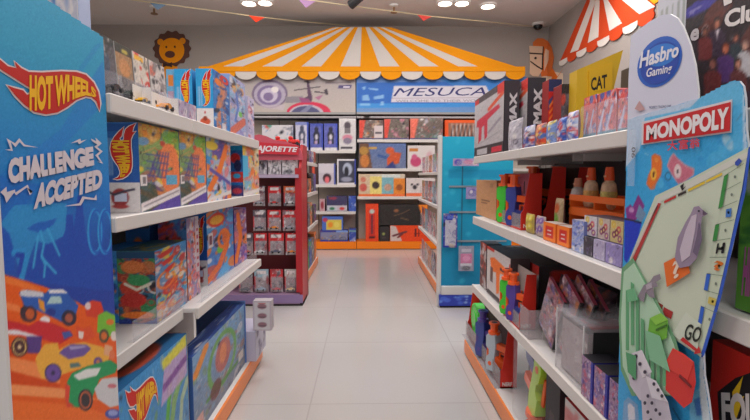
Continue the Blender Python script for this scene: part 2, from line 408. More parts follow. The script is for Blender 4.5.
# sprinklers / detector
for px, py, lb in ((154, 9.5, 'small sprinkler head on the ceiling above the lion'), (394, 8, 'small sprinkler head on the ceiling near the middle')):
    p = PZ(px, py-3, ZC); t = thing('sprinkler_head', p, lb, 'sprinkler', 'ceiling sprinkler heads')
    MB().lathe([(.07, 0), (.06, -.02), (.02, -.03)], p.x, p.y, p.z, RIM).build('cover_plate', t, p)
    MB().cyl(p+Vector((0, 0, -.02)), p+Vector((0, 0, -.1)), .015, .015, pm('brass', (140, 110, 80), .4, .6)).cyl(p+Vector((0, 0, -.1)), p+Vector((0, 0, -.11)), .05, .05, pm('brass', (0, 0, 0))).build('deflector', t, p)
p = PZ(538, 24.5, ZC-.02); p.z = ZC
t = thing('security_camera', p, 'dark dome security camera on the ceiling above the horse decal', 'camera')
MB().lathe([(.1, 0), (.09, -.03), (.07, -.04)], p.x, p.y, p.z, RIM).build('housing', t, p)
MB().lathe([(.075, -.03), (.07, -.07), (.04, -.1), (.01, -.11)], p.x, p.y, p.z, pm('black_dome', (25, 24, 26), .1)).build('dome', t, p)
p = PZ(352, -9, ZC); t = thing('track_spotlight', p, 'dark swivel spotlight on a track at the top middle of the ceiling', 'ceiling light')
BLK = pm('black_plastic', (34, 33, 36), .45)
MB().box(p.x-.25, p.x+.15, p.y-.03, p.y+.03, p.z-.03, p.z, RIM).build('track', t, p)
MB().cyl(p+Vector((.05, 0, -.03)), p+Vector((.05, 0, -.12)), .012, mat=BLK).cyl(p+Vector((.12, -.05, -.1)), p+Vector((-.02, .06, -.16)), .05, .065, BLK).build('spot_head', t, p)
# bunting
STR = pm('pale_twine', (206, 190, 150), .8)
def bunting(pts, flags, label, xz=3.55):
    W = [PZ(x, y, xz) if y < 24 else PY(x, y, YW-.03) for x, y in pts]
    o = W[1].copy(); t = thing('bunting_string', o, label, 'bunting')
    fine = []
    for a, b in zip(W[:-1], W[1:]):
        for i in range(6): fine.append(a.lerp(b, i/6))
    fine.append(W[-1]); MB().tube(fine, .006, STR, n=5).build('cord', t, o)
    for x0, x1, y0, y1, dy, c in flags:
        a = PZ(x0, y0, xz); b = PZ(x1, y1, xz); m = (a+b)/2; m = PY((x0+x1)/2-1, (y0+y1)/2+dy, m.y)
        n = Vector((0, -.004, 0)); MB().prism([a, b, m], n, PRINTM, c).build('pennant', t, o)
bunting([(100, -5), (133, 0), (160, 3.5), (200, 9), (230, 13), (255, 16.5), (300, 21.5), (346, 25.5)], [(150, 167, 2.5, 4.5, 6.5, (112, 136, 160)), (249, 265, 15.5, 17.5, 6, (222, 66, 42))],
        'pennant string with grey-blue and red flags crossing from the lion side')
bunting([(280, -6), (298, -1), (316, 1), (360, 7), (417, 14.5), (432, 16.5), (480, 21), (534, 26.5)], [(298, 316, -1, 1, 8, (150, 116, 150)), (417, 432, 14.5, 16.5, 5.5, (214, 76, 70))],
        'pennant string with mauve and red flags reaching toward the security camera')
# ------------------------------------------------------------ gondola shelving
def shelfslab(mb, x0, x1, y0, y1, z, th, front, mat=WHITE):
    mb.box(x0, x1, y0, y1, z-th, z, mat, bev=.004)
def gondola(name, label, side, xf, xb, y0, y1, shelves, ztop, bk=(150, 142, 138), base=.1, kick=ORANGE, fronts=None, extras=None, group=None, yk=None):
    """side=-1: front at larger x (left gondola); +1: front at smaller x"""
    o = Vector(((xf+xb)/2, (y0+y1)/2, 0)); t = thing(name, o, label, 'shelving unit', group)
    a, b = min(xf, xb), max(xf, xb)
    s = 1 if xf > xb else -1
    MB().box(a if s > 0 else b-.03, a+.03 if s > 0 else b, y0, y1, base, ztop, pm('grey_back_panel'+str(bk), bk, .7)).build('back_panel', t, o)
    xk0, xk1 = (xb, xf-.012) if s > 0 else (xf+.012, xb)
    yk = yk or y1
    MB().box(xk0, xk1, y0, yk, base-.03, base, WHITE, bev=.004).build('base_deck', t, o)
    MB().box(xk0+.02, xk1-.02, y0+.02, yk-.02, 0, base-.03, DARKGAP).build('plinth', t, o)
    MB().box(*( (xf-.012, xf) if s > 0 else (xf, xf+.012)), y0, yk, .012, base, kick, bev=.003).build('kick_board', t, o)
    for i, (z_, th) in enumerate(shelves):
        f = xf if not fronts else fronts[i]
        x0, x1 = (xb+.03, f) if s > 0 else (f, xb-.03)
        sh = MB().box(x0, x1, y0, y1, z_-.02, z_, WHITE, bev=.003).build('shelf', t, o)
        lx = (f-.014, f+.002) if s > 0 else (f-.002, f+.014)
        MB().box(lx[0], lx[1], y0-.001, y1+.001, z_-th, z_+.002, WHITE2, bev=.003).build('front_rail', sh, o)
        for yy in (y0+.05, (y0+y1)/2, y1-.05):
            xx0, xx1 = (xb+.03, xb+.25) if s > 0 else (xb-.25, xb-.03)
            MB().box(xx0, xx1, yy-.004, yy+.004, z_-.05, z_-.02, WHITE).build('bracket', sh, o)
    return t
XLf = -.686; XRf = .656
SL = [(1.42, .05), (1.085, .04), (.665, .045)]
YLs = PX(198, 317, XLf).y; YLe = PX(261, 262, XLf).y
gondola('gondola_shelving', 'white shelving unit nearest on the left side of the aisle', -1, XLf, -1.16, 1.262, YLs-.002, SL, 1.48, fronts=[XLf, XLf, -.745])
gondola('gondola_shelving', 'far white shelving unit on the left aisle, next to the red display stand', -1, XLf, -1.16, YLs+.002, YLe, SL, 1.48)
SR = [(1.315, .04), (.95, .045), (.525, .045)]
YRe = PX(472, 288, XRf).y
gondola('gondola_shelving', 'far white shelving unit of toy blasters on the right aisle', 1, XRf, 1.16, 1.98, YRe, SR, 1.45, bk=(84, 78, 80), yk=YRe+.20)  # both right units: back panel colour darkened for the shade inside the shelves
gondola('gondola_shelving', 'near white shelving unit behind the board-game display on the right aisle', 1, XRf, 1.16, .35, 1.976, SR, 1.45, bk=(84, 78, 80))
# ------------------------------------------------------------ cartons
def carton(name, label, cat, x0, x1, y0, y1, z0, z1, arts, c=(200, 200, 200), group=None, rz=0, tx=0, ty=0, roundtop=False, text=None, emb=None, mat=None, flap=False):
    o = Vector(((x0+x1)/2, (y0+y1)/2, z0+.001)); z0 += .001
    hx, hy, h = (x1-x0)/2, (y1-y0)/2, z1-z0
    mb = MB(); mb.box(-hx, hx, -hy, hy, 0, h, mat or PRINT, c, bev=.0015); e = .0006
    FM = {'x+': ((hx+e, -hy, 0), (0, 2*hy, 0), (0, 0, h), (1, 0, 0)), 'x-': ((-hx-e, hy, 0), (0, -2*hy, 0), (0, 0, h), (-1, 0, 0)),
          'y-': ((-hx, -hy-e, 0), (2*hx, 0, 0), (0, 0, h), (0, -1, 0)), 'z+': ((-hx, -hy, h+e), (2*hx, 0, 0), (0, 2*hy, 0), (0, 0, 1))}
    for k, cv in arts.items():
        O, U, V, N = FM[k]; mb.sheet(paramap(O, U, V), cv, mat)
    ob = mb.build(name); ob.location = o; ob.rotation_euler = (tx, ty, rz); tag(ob, label, cat, group)
    if flap:   # folded lid seam
        MB().box(-hx*.98, hx*.98, -hy-.0012, -hy, h*.9, h*.985, PRINT, tuple(max(0, v-20) for v in c)).build('tuck_flap', ob)
    for (face, s_, u0, v0, u1, v1, col, kw) in (text or []):
        O, U, V, N = FM[face]; O = Vector(O)+Vector(N)*.0012; U = Vector(U); V = Vector(V)
        m = MB(); up = kw.pop('up', False)
        if up: mp = (lambda u, v: O+U*(u0+(u1-u0)*(1-v))+V*(v0+(v1-v0)*u)) if not kw.pop('down', False) else (lambda u, v: O+U*(u0+(u1-u0)*v)+V*(v0+(v1-v0)*(1-u)))
        else: mp = lambda u, v: O+U*(u0+(u1-u0)*u)+V*(v0+(v1-v0)*v)
        addtext(m, s_, mp, col, **kw); m.build('lettering', ob)
    for (face, u0, v0, u1, v1, vert) in (emb or []):
        O, U, V, N = FM[face]; O = Vector(O)+Vector(N)*.0008; U = Vector(U); V = Vector(V); m = MB()
        if vert: mp = lambda u, v: O+U*(u0+(u1-u0)*v)+V*(v1+(v0-v1)*u)
        else: mp = lambda u, v: O+U*(u0+(u1-u0)*u)+V*(v0+(v1-v0)*v)
        emblem(m, mp, Vector(N)*.0005); m.build('logo', ob)
    return ob
SKY = (38, 140, 205); BLU = (30, 84, 170); ORG = (236, 120, 44); YEL = (236, 196, 60); PUR = (92, 66, 150); RED = (206, 52, 44); PNK = (216, 120, 128); GRN = (120, 172, 70); WHT = (222, 214, 212); LAV = (168, 156, 196); CRM = (226, 210, 190); DRK = (52, 46, 62)
def art_track(seed, w=34, h=48, band=True):
    r = random.Random(seed); c = Cv(w, h).grad((84, 104, 150), (150, 176, 70))
    c.collage(seed, [(196, 150, 90), (120, 160, 200), ORG, YEL, (170, 100, 90), (90, 80, 140), GRN, (80, 90, 70)], 44, .11, .75)
    c.ell(.25, .9, .25, .1, (232, 160, 50), .6); c.ell(.78, .9, .25, .08, (110, 180, 60), .6); c.collage(seed+1, [RED, (60, 60, 90), YEL, (90, 140, 200)], 10, .06, .8)
    for k in range(3): c.ring(.72+r.uniform(-.1, .06), .6-.1*k, .2, .17, .028, (238, 128, 74), .95)
    for k in range(5): c.line([(.2+.1*k, .4), (.42+.07*k, .7)], .01, (78, 60, 130), .6)
    for k in range(4): c.line([(.16, .42+.08*k), (.68, .38+.09*k)], .01, (66, 82, 150), .6)
    c.rect(.62, .3, .92, .42, (80, 170, 214), .9); c.poly([(0, 0), (.45, 0), (.35, .3), (0, .36)], (62, 74, 60), .75)
    c.rect(.02, .3, .16, .42, (226, 216, 214)); c.rect(.05, .32, .13, .4, (70, 60, 70), .6)
    if band:
        c.poly([(.0, .03), (1, .2), (1, .27), (0, .1)], (224, 214, 216)); c.poly([(.2, 0), (1, 0), (1, .2)], (92, 72, 160)); c.poly([(0, .0), (1, .16), (1, .2), (0, .05)], (230, 222, 222))
        c.line([(.08, .065), (.95, .215)], .009, (110, 100, 110), .6)
    return c.noise(7, seed)
def art_spine(w=20, h=50, top=(28, 104, 178)):
    c = Cv(w, h).grad((30, 70, 150), top); c.rect(0, 0, 1, .34, (214, 206, 206))
    for k in range(4): c.line([(.12+.07*k, .42), (.12+.07*k, .82)], .007, (170, 190, 220), .7)
    c.ell(.5, .17, .22, .1, (150, 50, 50)); c.rect(.36, .12, .66, .22, (196, 200, 222)); c.line([(.2, .24), (.35, .2), (.62, .24), (.85, .26)], .012, (60, 50, 70)); c.ell(.5, .07, .2, .025, (170, 60, 60))
    return c.noise(4, 3)
def art_busy(seed, pal, bg0, bg1, w=26, h=34, n=26, size=.16, band=None):
    c = Cv(w, h).grad(bg0, bg1).collage(seed, pal, int(n*1.5), size*.7)
    if band: c.rect(0, 0, 1, .1, band)
    return c.noise(6, seed)
def ypx(px, py, X): return PX(px, py, X).y
def zpx(px, py, X): return PX(px, py, X).z
GL2 = 'racing track boxes on the left middle shelf'
TRACKPAL = [ORG, YEL, SKY, PUR, RED, PNK, WHT, (60, 120, 190)]
def boxL(name, label, pxn, pxf, pyb, X, depth, z0, pyt, arts, c=(36, 100, 176), **k):
    """box on left gondola: px columns of near & far end of aisle face, pyb bottom row at the near corner, pyt top row"""
    y0 = ypx(pxn, pyb, X); y1 = ypx(pxf, 176, X) if pxf else y0+.3; z1 = min(zpx(pxn, pyt, X), 1.372)
    return carton(name, label, k.pop('cat', 'toy box'), X-depth, X, y0, y1-.004, z0, z1, arts, c, **k)
# ---- left middle shelf (z 1.085)
zs = 1.085
boxL('toy_box', 'blue-ended racing track box, nearest on the left middle shelf', 141, 180, 213, -.705, .125, zs, 123, {'x+': art_track(5, 44, 90), 'y-': art_spine(30, 86)}, group=GL2,
     emb=[('y-', .3, .37, .97, .99, True)], flap=True)
boxL('toy_box', 'second racing track box from the near end of the left middle shelf', 181, 206.5, 207, -.705, .12, zs, 131, {'x+': art_track(5, 32, 70), 'y-': art_spine()}, group=GL2)
c = art_busy(11, [ORG, YEL, PUR, SKY, PNK], (214, 206, 214), (120, 150, 190), 30, 56, 24, .15)
c.line([(.1, .2), (.5, .5), (.8, .9)], .05, ORG); c.line([(.15, .5), (.9, .28)], .03, (90, 80, 160)); c.ell(.2, .88, .25, .07, (226, 196, 60)); c.poly([(0, 0), (1, .08), (1, .15), (0, .04)], WHT)
boxL('toy_box', 'lilac and orange race set box, third on the left middle shelf', 207.5, 231, 203, -.705, .12, zs, 137, {'x+': c}, (70, 90, 160), group=GL2)
c = Cv(16, 50, (40, 110, 180)); c.ell(.4, .75, .4, .1, (214, 50, 50)).ell(.6, .6, .3, .12, (40, 44, 90)).rect(0, .28, 1, .48, (210, 54, 44)).ell(.5, .4, .3, .05, (60, 170, 220)).rect(0, 0, 1, .22, (60, 60, 120)).ell(.5, .1, .4, .06, (200, 60, 80)).rect(0, .9, 1, 1, (40, 160, 210)).noise(8, 4)
c2 = art_busy(15, [YEL, ORG, (110, 180, 210), PNK], (190, 170, 180), (216, 196, 150), 26, 46, 22, .16); c2.rect(0, .4, .3, .8, (80, 180, 220)); c2.poly([(0, 0), (1, .03), (1, .13), (0, .06)], WHT)
boxL('toy_box', 'box with red and blue end panel, farthest on the left middle shelf', 243.5, 259, 198, -.705, .07, zs, 139, {'x+': c2, 'y-': c}, group=GL2)
# ---- left lower shelf (z .665)
zs = .665; GL3 = 'toy boxes on the left lower shelf'
c = Cv(34, 76, (36, 90, 120)); c.rect(0, 0, 1, .14, (40, 60, 140)); c.collage(21, [(190, 50, 40), (60, 140, 80), (170, 60, 40), (70, 60, 60), (210, 110, 60)], 26, .12)
c.ell(.35, .5, .3, .1, (200, 60, 40)).ell(.55, .6, .3, .08, (60, 150, 90)).ell(.4, .33, .35, .1, (196, 48, 40)).line([(.2, .55), (.5, .47), (.85, .55)], .02, (230, 220, 200)).ell(.5, .12, .45, .05, ORG).ell(.4, .78, .3, .09, (220, 120, 60)).rect(0, .9, 1, 1, (30, 90, 110)).noise(8, 2)
c2 = art_busy(22, [(60, 150, 200), ORG, (226, 200, 190), RED, YEL], (150, 130, 150), (60, 140, 200), 32, 70, 30, .13)
for k in range(3): c2.poly([(.05+.1*k, .92-.12*k), (.6, .98-.12*k), (.5, .9-.12*k), (.15+.1*k, .86-.12*k)], RED)
c3 = Cv(22, 24, (30, 84, 110)).collage(4, [(40, 60, 70), (120, 110, 50), (50, 110, 130)], 10, .2)
ob = boxL('toy_box', 'teal box with red and green monster on its end, nearest on the left lower shelf', 157, 184, 324, -.762, .135, zs, 250, {'x+': c2, 'y-': c, 'z+': c3}, (40, 90, 130), group=GL3, flap=True)
y0 = ypx(120, 325, -.905)
carton('toy_box', 'blue box squeezed behind the nearest box on the left lower shelf', 'toy box', -1.0, -.903, 1.66, 1.9, zs, .93, {'y-': art_busy(25, [ORG, (60, 160, 210), YEL, (30, 60, 140)], (40, 120, 190), (40, 120, 190), 20, 44, 12), }, (34, 110, 180), GL3)
carton('toy_box', 'tall blue box with orange emblem deep on the left lower shelf behind the first ones', 'toy box', -1.02, -.92, 1.95, 2.25, zs, 1.03, {'y-': Cv(20, 40, (28, 90, 160)).ell(.5, .55, .3, .2, ORG).ell(.5, .55, .15, .12, YEL).rect(0, .85, 1, 1, (60, 60, 70))}, (30, 90, 160), GL3)
c = art_busy(27, [PNK, (150, 130, 180), (210, 90, 90), ORG, (120, 150, 190), WHT], (196, 160, 170), (150, 130, 170), 26, 84, 40, .1); c.rect(.7, .3, 1, .95, (206, 190, 196))
for k in range(6): c.rect(.78, .36+.09*k, .92, .4+.09*k, (180, 70, 90))
carton('toy_box', 'tall pink-purple toy box, second on the left lower shelf', 'toy box', -.885, -.765, 1.95, 2.09, zs, 1.02, {'x+': c, 'y-': art_busy(28, [ORG, RED, PUR], (90, 110, 170), (60, 120, 180), 20, 50)}, (120, 110, 160), GL3)
c = Cv(34, 80).grad((90, 130, 200), (60, 150, 210)); c.collage(31, [(60, 110, 190), (140, 100, 160), ORG, (90, 170, 220), (200, 90, 80)], 24, .12)
c.line([(.0, .06), (.4, .18), (.7, .42), (.62, .66)], .045, (226, 112, 60)).ell(.45, .42, .12, .06, (110, 190, 70)).ring(.6, .55, .2, .12, .02, ORG).rect(.05, .5, .2, .7, (214, 206, 206)).rect(.08, .54, .17, .66, (120, 60, 80)).ell(.35, .86, .3, .1, (226, 60, 40)).ell(.35, .86, .24, .065, (240, 180, 60)).noise(6, 1)
yb = ypx(208, 284, -.775)
carton('toy_box', 'blue race-loop box with upright emblem spine on the far left lower shelf', 'toy box', -.845, -.775, yb, yb+.44, zs, zpx(208, 212, -.775), {'x+': c, 'y-': art_spine(18, 60)}, (30, 84, 160), GL3, emb=[('y-', .2, .42, .9, .96, True)])
c = art_busy(33, [PUR, PNK, ORG, (150, 130, 190)], (110, 90, 160), (170, 120, 150), 22, 60, 26, .12); c.line([(.1, .1), (.5, .5), (.3, .9)], .05, ORG)
carton('toy_box', 'purple race set box at the far end of the left lower shelf', 'toy box', -.845, -.775, yb+.46, 2.95, zs, 1.0, {'x+': c}, (90, 70, 150), GL3)
# acetate product fences
for (a, b, X, z_, h, lb) in ((1.45, 1.86, -.748, .667, .07, 'clear plastic riser along the near left lower shelf'), (1.92, 2.9, -.70, .667, .06, 'clear plastic riser along the far left lower shelf')):
    tag(MB().box(X-.001, X, a, b, z_, z_+h, ACET).box(X-.02, X, a, b, z_, z_+.001, ACET).build('shelf_riser'), lb, 'shelf riser')
# ---- left base deck (z .1)
zs = .1; GL4 = 'large toy boxes on the left bottom deck'
ybn = 1.27; ybf = ypx(187, 350, -.72); zt = .575
c = Cv(84, 60).grad((100, 130, 170), (60, 145, 205)); c.collage(41, [(120, 160, 80), (90, 150, 190), (170, 170, 150), (90, 110, 160), GRN], 50, .06, .6)
c.line([(.3, .7), (.35, .35), (.5, .2), (.62, .4), (.7, .75)], .04, (90, 170, 70)).line([(.6, .1), (.75, .55), (.95, .8)], .05, (140, 180, 90), .8).line([(.8, .1), (.88, .5), (.98, .6)], .04, (190, 200, 150), .8)
c.poly([(.55, .62), (.98, .66), (.98, .98), (.62, .93)], (196, 160, 200), .9).poly([(.58, .95), (.98, 1), (.98, .9), (.6, .88)], (214, 206, 70)).line([(.6, .74), (.97, .8)], .03, (130, 80, 150)).noise(7, 5)
c3 = Cv(40, 44, (26, 84, 130)).ell(.75, .5, .2, .3, (150, 60, 40)).ell(.7, .5, .12, .2, (90, 60, 40)).line([(.2, .1), (.25, .9)], .01, (150, 180, 200), .6).line([(.3, .1), (.35, .9)], .008, (150, 180, 200), .5)
carton('toy_box', 'big blue box with green dragon-like track art, nearest on the left bottom deck', 'toy box', -1.04, -.72, ybn, ybf, zs, zt, {'x+': c, 'z+': c3}, (34, 110, 170), GL4, emb=[('x+', .12, .66, .5, .98, False)])
carton('toy_box', 'thin yellow-edged box between the two big ones on the left bottom deck', 'toy box', -1.03, -.735, ybf+.006, ybf+.04, zs, zt-.02, {'x+': Cv(6, 20, (214, 180, 40)).rect(.4, 0, .6, 1, (60, 50, 90))}, (206, 172, 50), GL4)
carton('toy_box', 'orange-topped slim box on the left bottom deck', 'toy box', -1.03, -.80, ybf+.056, ybf+.15, zs, zt-.05, {'x+': Cv(12, 24, (226, 120, 40)).collage(3, [YEL, RED, (60, 80, 150)], 8, .2), 'z+': Cv(20, 8, (214, 110, 40)).collage(3, [YEL, RED], 6, .3)}, (206, 110, 50), GL4)
y0 = ybf+.05; y1 = ypx(241, 176, -.72)
c = Cv(64, 60).grad((120, 130, 150), (120, 160, 200)); c.collage(43, [(150, 140, 130), (120, 160, 190), (160, 120, 110), (120, 150, 120), (110, 140, 180), (190, 190, 196)], 60, .06, .7)
c.ring(.5, .55, .26, .34, .03, (110, 160, 90)).ell(.5, .6, .15, .22, (190, 96, 84), .85).ell(.5, .62, .07, .14, (214, 130, 90)).line([(.2, .25), (.8, .2)], .025, (90, 140, 80)).line([(.04, .75), (.2, .95)], .05, (226, 140, 60)).rect(.02, .05, .14, .22, (206, 160, 150)).rect(.84, .16, .96, .3, (206, 196, 190)).ell(.35, .25, .1, .12, (110, 60, 60), .8).noise(7, 6)
carton('toy_box', 'large blue-grey track set box filling the middle of the left bottom deck', 'toy box', -.795, -.72, y0, y1, zs, .455, {'x+': c, 'z+': Cv(40, 40, (40, 70, 140)).collage(9, [(70, 110, 180), (30, 40, 90), (150, 170, 200)], 14, .15)}, (60, 100, 170), GL4, emb=[])
c = Cv(26, 44, (196, 196, 206)); c.ring(.55, .5, .3, .16, .05, (120, 110, 120)).rect(0, .9, 1, 1, (60, 50, 150)).collage(8, [(150, 150, 170), (206, 90, 90)], 8, .1).noise(5)
carton('toy_box', 'pale lilac box with purple top edge at the far end of the left bottom deck', 'toy box', -1.0, -.715, y1+.01, 2.655, zs, .47, {'x+': c, 'z+': Cv(8, 8, (60, 110, 180))}, (100, 130, 190), GL4)
pL = PY(256, 300, 2.70); c = Cv(20, 38, (206, 200, 204)); 
for v in (.82, .5, .2): c.ell(.5, v, .25, .09, (150, 110, 120)).rect(.28, v-.06, .72, v-.02, (90, 80, 90))
c.frame(.03, (190, 176, 186)).rect(.3, .9, .7, .93, (200, 110, 110))
a = PY(255, 331, 2.68); b = PY(271, 301, 2.68)
carton('toy_box', 'narrow white carton with three small pictures overhanging the end of the left bottom deck', 'toy box', a.x-.01, b.x, 2.68, 2.75, a.z+.001, b.z, {'y-': c}, (180, 170, 176))
carton('toy_box', 'lilac carton under the overhanging white one at the end of the left bottom deck', 'toy box', -.84, -.66, 2.67, 2.93, zs, a.z, {'x+': Cv(16, 14, (190, 186, 202)).collage(5, [(120, 110, 140), WHT], 8, .2)}, (186, 180, 200), GL4)
# ------------------------------------------------------------ toy cars and blister packs
def car_parts(par, o, sx, L=.07, c=(60, 60, 60), axis='y'):
    """small die-cast car, o local centre-bottom; lies along `axis`"""
    w = L*.42; h = L*.3
    prof = [(-.5, .25), (-.48, .55), (-.22, .62), (-.1, 1.0), (.16, 1.0), (.3, .6), (.49, .5), (.5, .22)]
    m = MB(); pts = []
    if axis == 'y': P = lambda t, z, s: Vector((o[0]+s*w/2, o[1]+t*L, o[2]+z*h)); nn = (w, 0, 0); base = -1
    else: P = lambda t, z, s: Vector((o[0]+t*L, o[1]+s*w/2, o[2]+z*h)); nn = (0, w, 0)
    m.prism([P(t, z, -1) for t, z in prof], nn, pm('car_'+str(c), c, .25, coat=.5)); b = m.build('toy_car', par)
    for t in (-.3, .3):
        for s in (-1, 1):
            q = P(t, .22, s); d = (Vector(nn).normalized())*.004
            MB().cyl(q-d, q+d, L*.11, mat=BLK, n=10).build('wheel', b)
def blister_pack(name, label, loc, w, h, face, card, carc, group, d=.035, cat='toy pack', tilt=0, wheels=True, yaw=0, emb=False, white=.5):
    """face 'x+','x-','y-' direction the front looks to. loc = bottom centre of card"""
    rz = {'y-': 0, 'x+': math.pi/2, 'x-': -math.pi/2}[face]
    t = thing(name, loc, label, cat, group, rz=rz+yaw, rx=tilt)
    m = MB(); m.box(-w/2, w/2, 0, .0015, 0, h, PRINT, (200, 196, 194)); m.sheet(paramap((-w/2, -.0005, 0), (w, 0, 0), (0, 0, h)), card)
    m.build('card', t)
    b = MB(); bw = w*.42; z0 = h*.06; z1 = h*white
    V = [(-bw, 0, z0), (bw, 0, z0), (bw, 0, z1), (-bw, 0, z1), (-bw*.9, -d, z0+.006), (bw*.9, -d, z0+.006), (bw*.9, -d, z1-.01), (-bw*.9, -d, z1-.01)]
    b.faces(V, [(4, 5, 6, 7), (0, 1, 5, 4), (1, 2, 6, 5), (2, 3, 7, 6), (3, 0, 4, 7)], CLEAR); b.build('blister', t)
    if wheels: car_parts(t, (0, -d*.5, z0+.012), 1, bw*1.6, carc, 'x')
    return t
# left top shelf: four carded cars
GT = 'carded toy cars on the left top shelf'; zs = 1.422
pk = [(100, 119, 'dark', (40, 44, 52), 'carded dark toy car with black-topped card, nearest on the left top shelf'), (119.5, 136, 'brown', (46, 62, 52), 'carded green-black toy car with tan card, second on the left top shelf'),
      (137, 152, 'cream', (226, 190, 60), 'carded yellow and white toy car with cream card, third on the left top shelf'), (153, 168, 'grey', (226, 180, 40), 'carded yellow truck with pale grey card, fourth on the left top shelf')]
for (a, b, k, cc, lb) in pk:
    ya, yb_ = ypx(a, 90, -.745), ypx(b, 90, -.745); w = yb_-ya-.004; cv = Cv(18, 36, (120, 110, 108))
    if k == 'dark': cv.grad((110, 104, 112), (70, 62, 66)).ell(.4, .6, .3, .2, (60, 70, 90)).rect(0, .86, 1, 1, (34, 32, 30)).ell(.3, .9, .2, .04, (150, 130, 60))
    if k == 'brown': cv.grad((120, 112, 112), (170, 120, 70)).ell(.5, .62, .35, .15, (190, 130, 80)).rect(0, .84, 1, 1, (44, 40, 30)).ell(.6, .9, .2, .04, (180, 160, 60))
    if k == 'cream': cv.grad((200, 190, 186), (206, 192, 176)).collage(3, [(60, 56, 60), RED, (120, 110, 100)], 12, .12).rect(.1, .86, .7, .97, (230, 170, 40))
    if k == 'grey': cv.grad((206, 200, 200), (196, 184, 178)).collage(6, [(120, 110, 112), (200, 90, 70), (170, 160, 160)], 12, .12)
    cv.rect(.05, .04, .95, .44, (100, 96, 102), .6).collage(len(lb), [(40, 38, 42), (170, 160, 160)], 5, .08).noise(7, 2)
    blister_pack('carded_toy_car', lb, ((-.745, (ya+yb_)/2, zs)), w, .182, 'x+', cv, cc, GT, d=.022, white=.46, tilt=math.radians(-4))
# low clear boxes in front
for i, (a, b, cc, lb) in enumerate(((139, 149, (226, 170, 40), 'little boxed yellow car standing in front of the cream card on the left top shelf'), (155, 176, (230, 150, 40), 'small white open-front box with an orange and yellow truck on the left top shelf'))):
    ya, yb_ = ypx(a, 105, -.70), ypx(b, 105, -.70)
    t = thing('boxed_toy_car', (-.704, (ya+yb_)/2, zs), lb, 'toy box', 'small boxed toy vehicles on the left top shelf'); hw = (yb_-ya)/2-.003
    MB().box(-.015, .015, -hw, hw, 0, .006, PRINT, (222, 214, 206)).box(-.016, -.014, -hw, hw, .006, .06, PRINT, (222, 216, 210)).box(-.015, .014, hw-.002, hw, .006, .06, PRINT, (228, 222, 218)).build('tray', t)
    car_parts(t, (0, 0, .008), 1, min(.075, hw*1.7), cc, 'y')
    MB().box(.014, .015, -hw, hw, .006, .06, CLEAR).build('window', t)
for i, (x0, x1, lb) in enumerate(((179, 188, 'small clear mauve toy box below the first upright flame box'), (189, 197, 'second small clear mauve toy box, left of the white-based flame box'))):
    ya, yb_ = ypx(x0, 118, -.70), ypx(x1, 118, -.70)
    carton('small_toy_box', lb, 'toy box', -.745, -.70, ya, yb_-.01, 1.422, 1.485, {'x+': Cv(12, 10, (176, 160, 186)).collage(i+3, [(206, 90, 110), WHT, (120, 110, 150)], 8, .2), 'y-': Cv(8, 8, (190, 176, 196))}, (176, 166, 190), 'small clear mauve boxes')
# flame boxes
GU = 'upright blue racing boxes on the left top shelf'
def spine2(white=True):
    c = Cv(22, 70, (40, 160, 214)).grad((40, 150, 210), (50, 160, 216))
    for k in range(4): c.line([(.12+.07*k, .38), (.12+.07*k, .7)], .006, (190, 200, 226), .8)
    if white: c.rect(0, 0, 1, .34, (224, 216, 214)).ell(.5, .12, .3, .06, (206, 90, 60)).ell(.5, .17, .12, .04, (150, 60, 40)).ell(.5, .27, .05, .02, (200, 60, 60))
    else: c.rect(0, 0, 1, .34, (150, 140, 176))
    return c.noise(4)
zs = 1.422; zt = 1.70
yb = ypx(214, 128, -.72); wN = abs(PY(214, 100, yb).x-PY(197, 100, yb).x)
c = Cv(26, 74, (50, 120, 190)); c.line([(.3, 0), (.3, .4), (.6, .7), (.5, .95)], .05, (216, 130, 84), .9).line([(.7, .1), (.6, .5), (.8, .8)], .04, (200, 130, 110), .8).collage(51, [(40, 90, 170), (80, 140, 200), (190, 120, 90), (60, 70, 120)], 26, .1, .7).ell(.3, .83, .2, .06, (226, 120, 50)).ring(.7, .93, .2, .05, .02, RED).rect(.5, .0, .75, .14, (206, 196, 200))
ob = carton('toy_box', 'white-based upright blue box with a flame emblem, second from the left in the row', 'toy box', -.72-wN, -.72, yb, ypx(231, 176, -.72)-.004, zs, zt, {'y-': spine2(), 'x+': c.noise(6)}, (44, 140, 200), GU, emb=[('y-', .34, .38, .95, 1.0, True)])
o2 = PY(175, 100, yb+.01).x; o3 = PY(192.5, 100, yb+.01).x
carton('toy_box', 'upright blue box with a flame emblem left of the dark gap', 'toy box', o2, o3, yb+.01, yb+.3, zs, zt, {'y-': spine2(False)}, (44, 140, 200), GU, emb=[('y-', .34, .38, .95, 1.0, True)])
o4 = PY(167, 100, yb+.02).x
carton('toy_box', 'light blue box with orange patch, mostly hidden at the left of the upright row', 'toy box', o4, o2-.004, yb+.02, yb+.3, zs, zt, {'y-': Cv(12, 60, (110, 170, 206)).rect(.2, .72, .9, .9, (220, 130, 60)).rect(.1, .4, .9, .64, (180, 150, 170)).noise(5)}, (90, 160, 200), GU)
c = Cv(26, 74, (170, 170, 205)).ell(.5, .82, .4, .1, (226, 150, 60), .8).collage(53, [(110, 120, 170), (200, 150, 130), (130, 180, 210), (90, 90, 130), (150, 140, 190)], 34, .1, .7).line([(.1, .05), (.9, .3)], .06, (206, 110, 90)).line([(.3, .25), (.5, .5), (.4, .75)], .02, (90, 120, 190)).ell(.65, .4, .12, .05, (120, 190, 90)).noise(7)
ya = ypx(231.5, 176, -.72)
carton('toy_box', 'lavender racing box with a wide orange curve beside the upright blue boxes', 'toy box', -.80, -.72, ya, ypx(247, 176, -.72)-.01, zs, 1.735, {'x+': c}, (150, 170, 210), GU)
ya = ypx(249, 176, -.715)
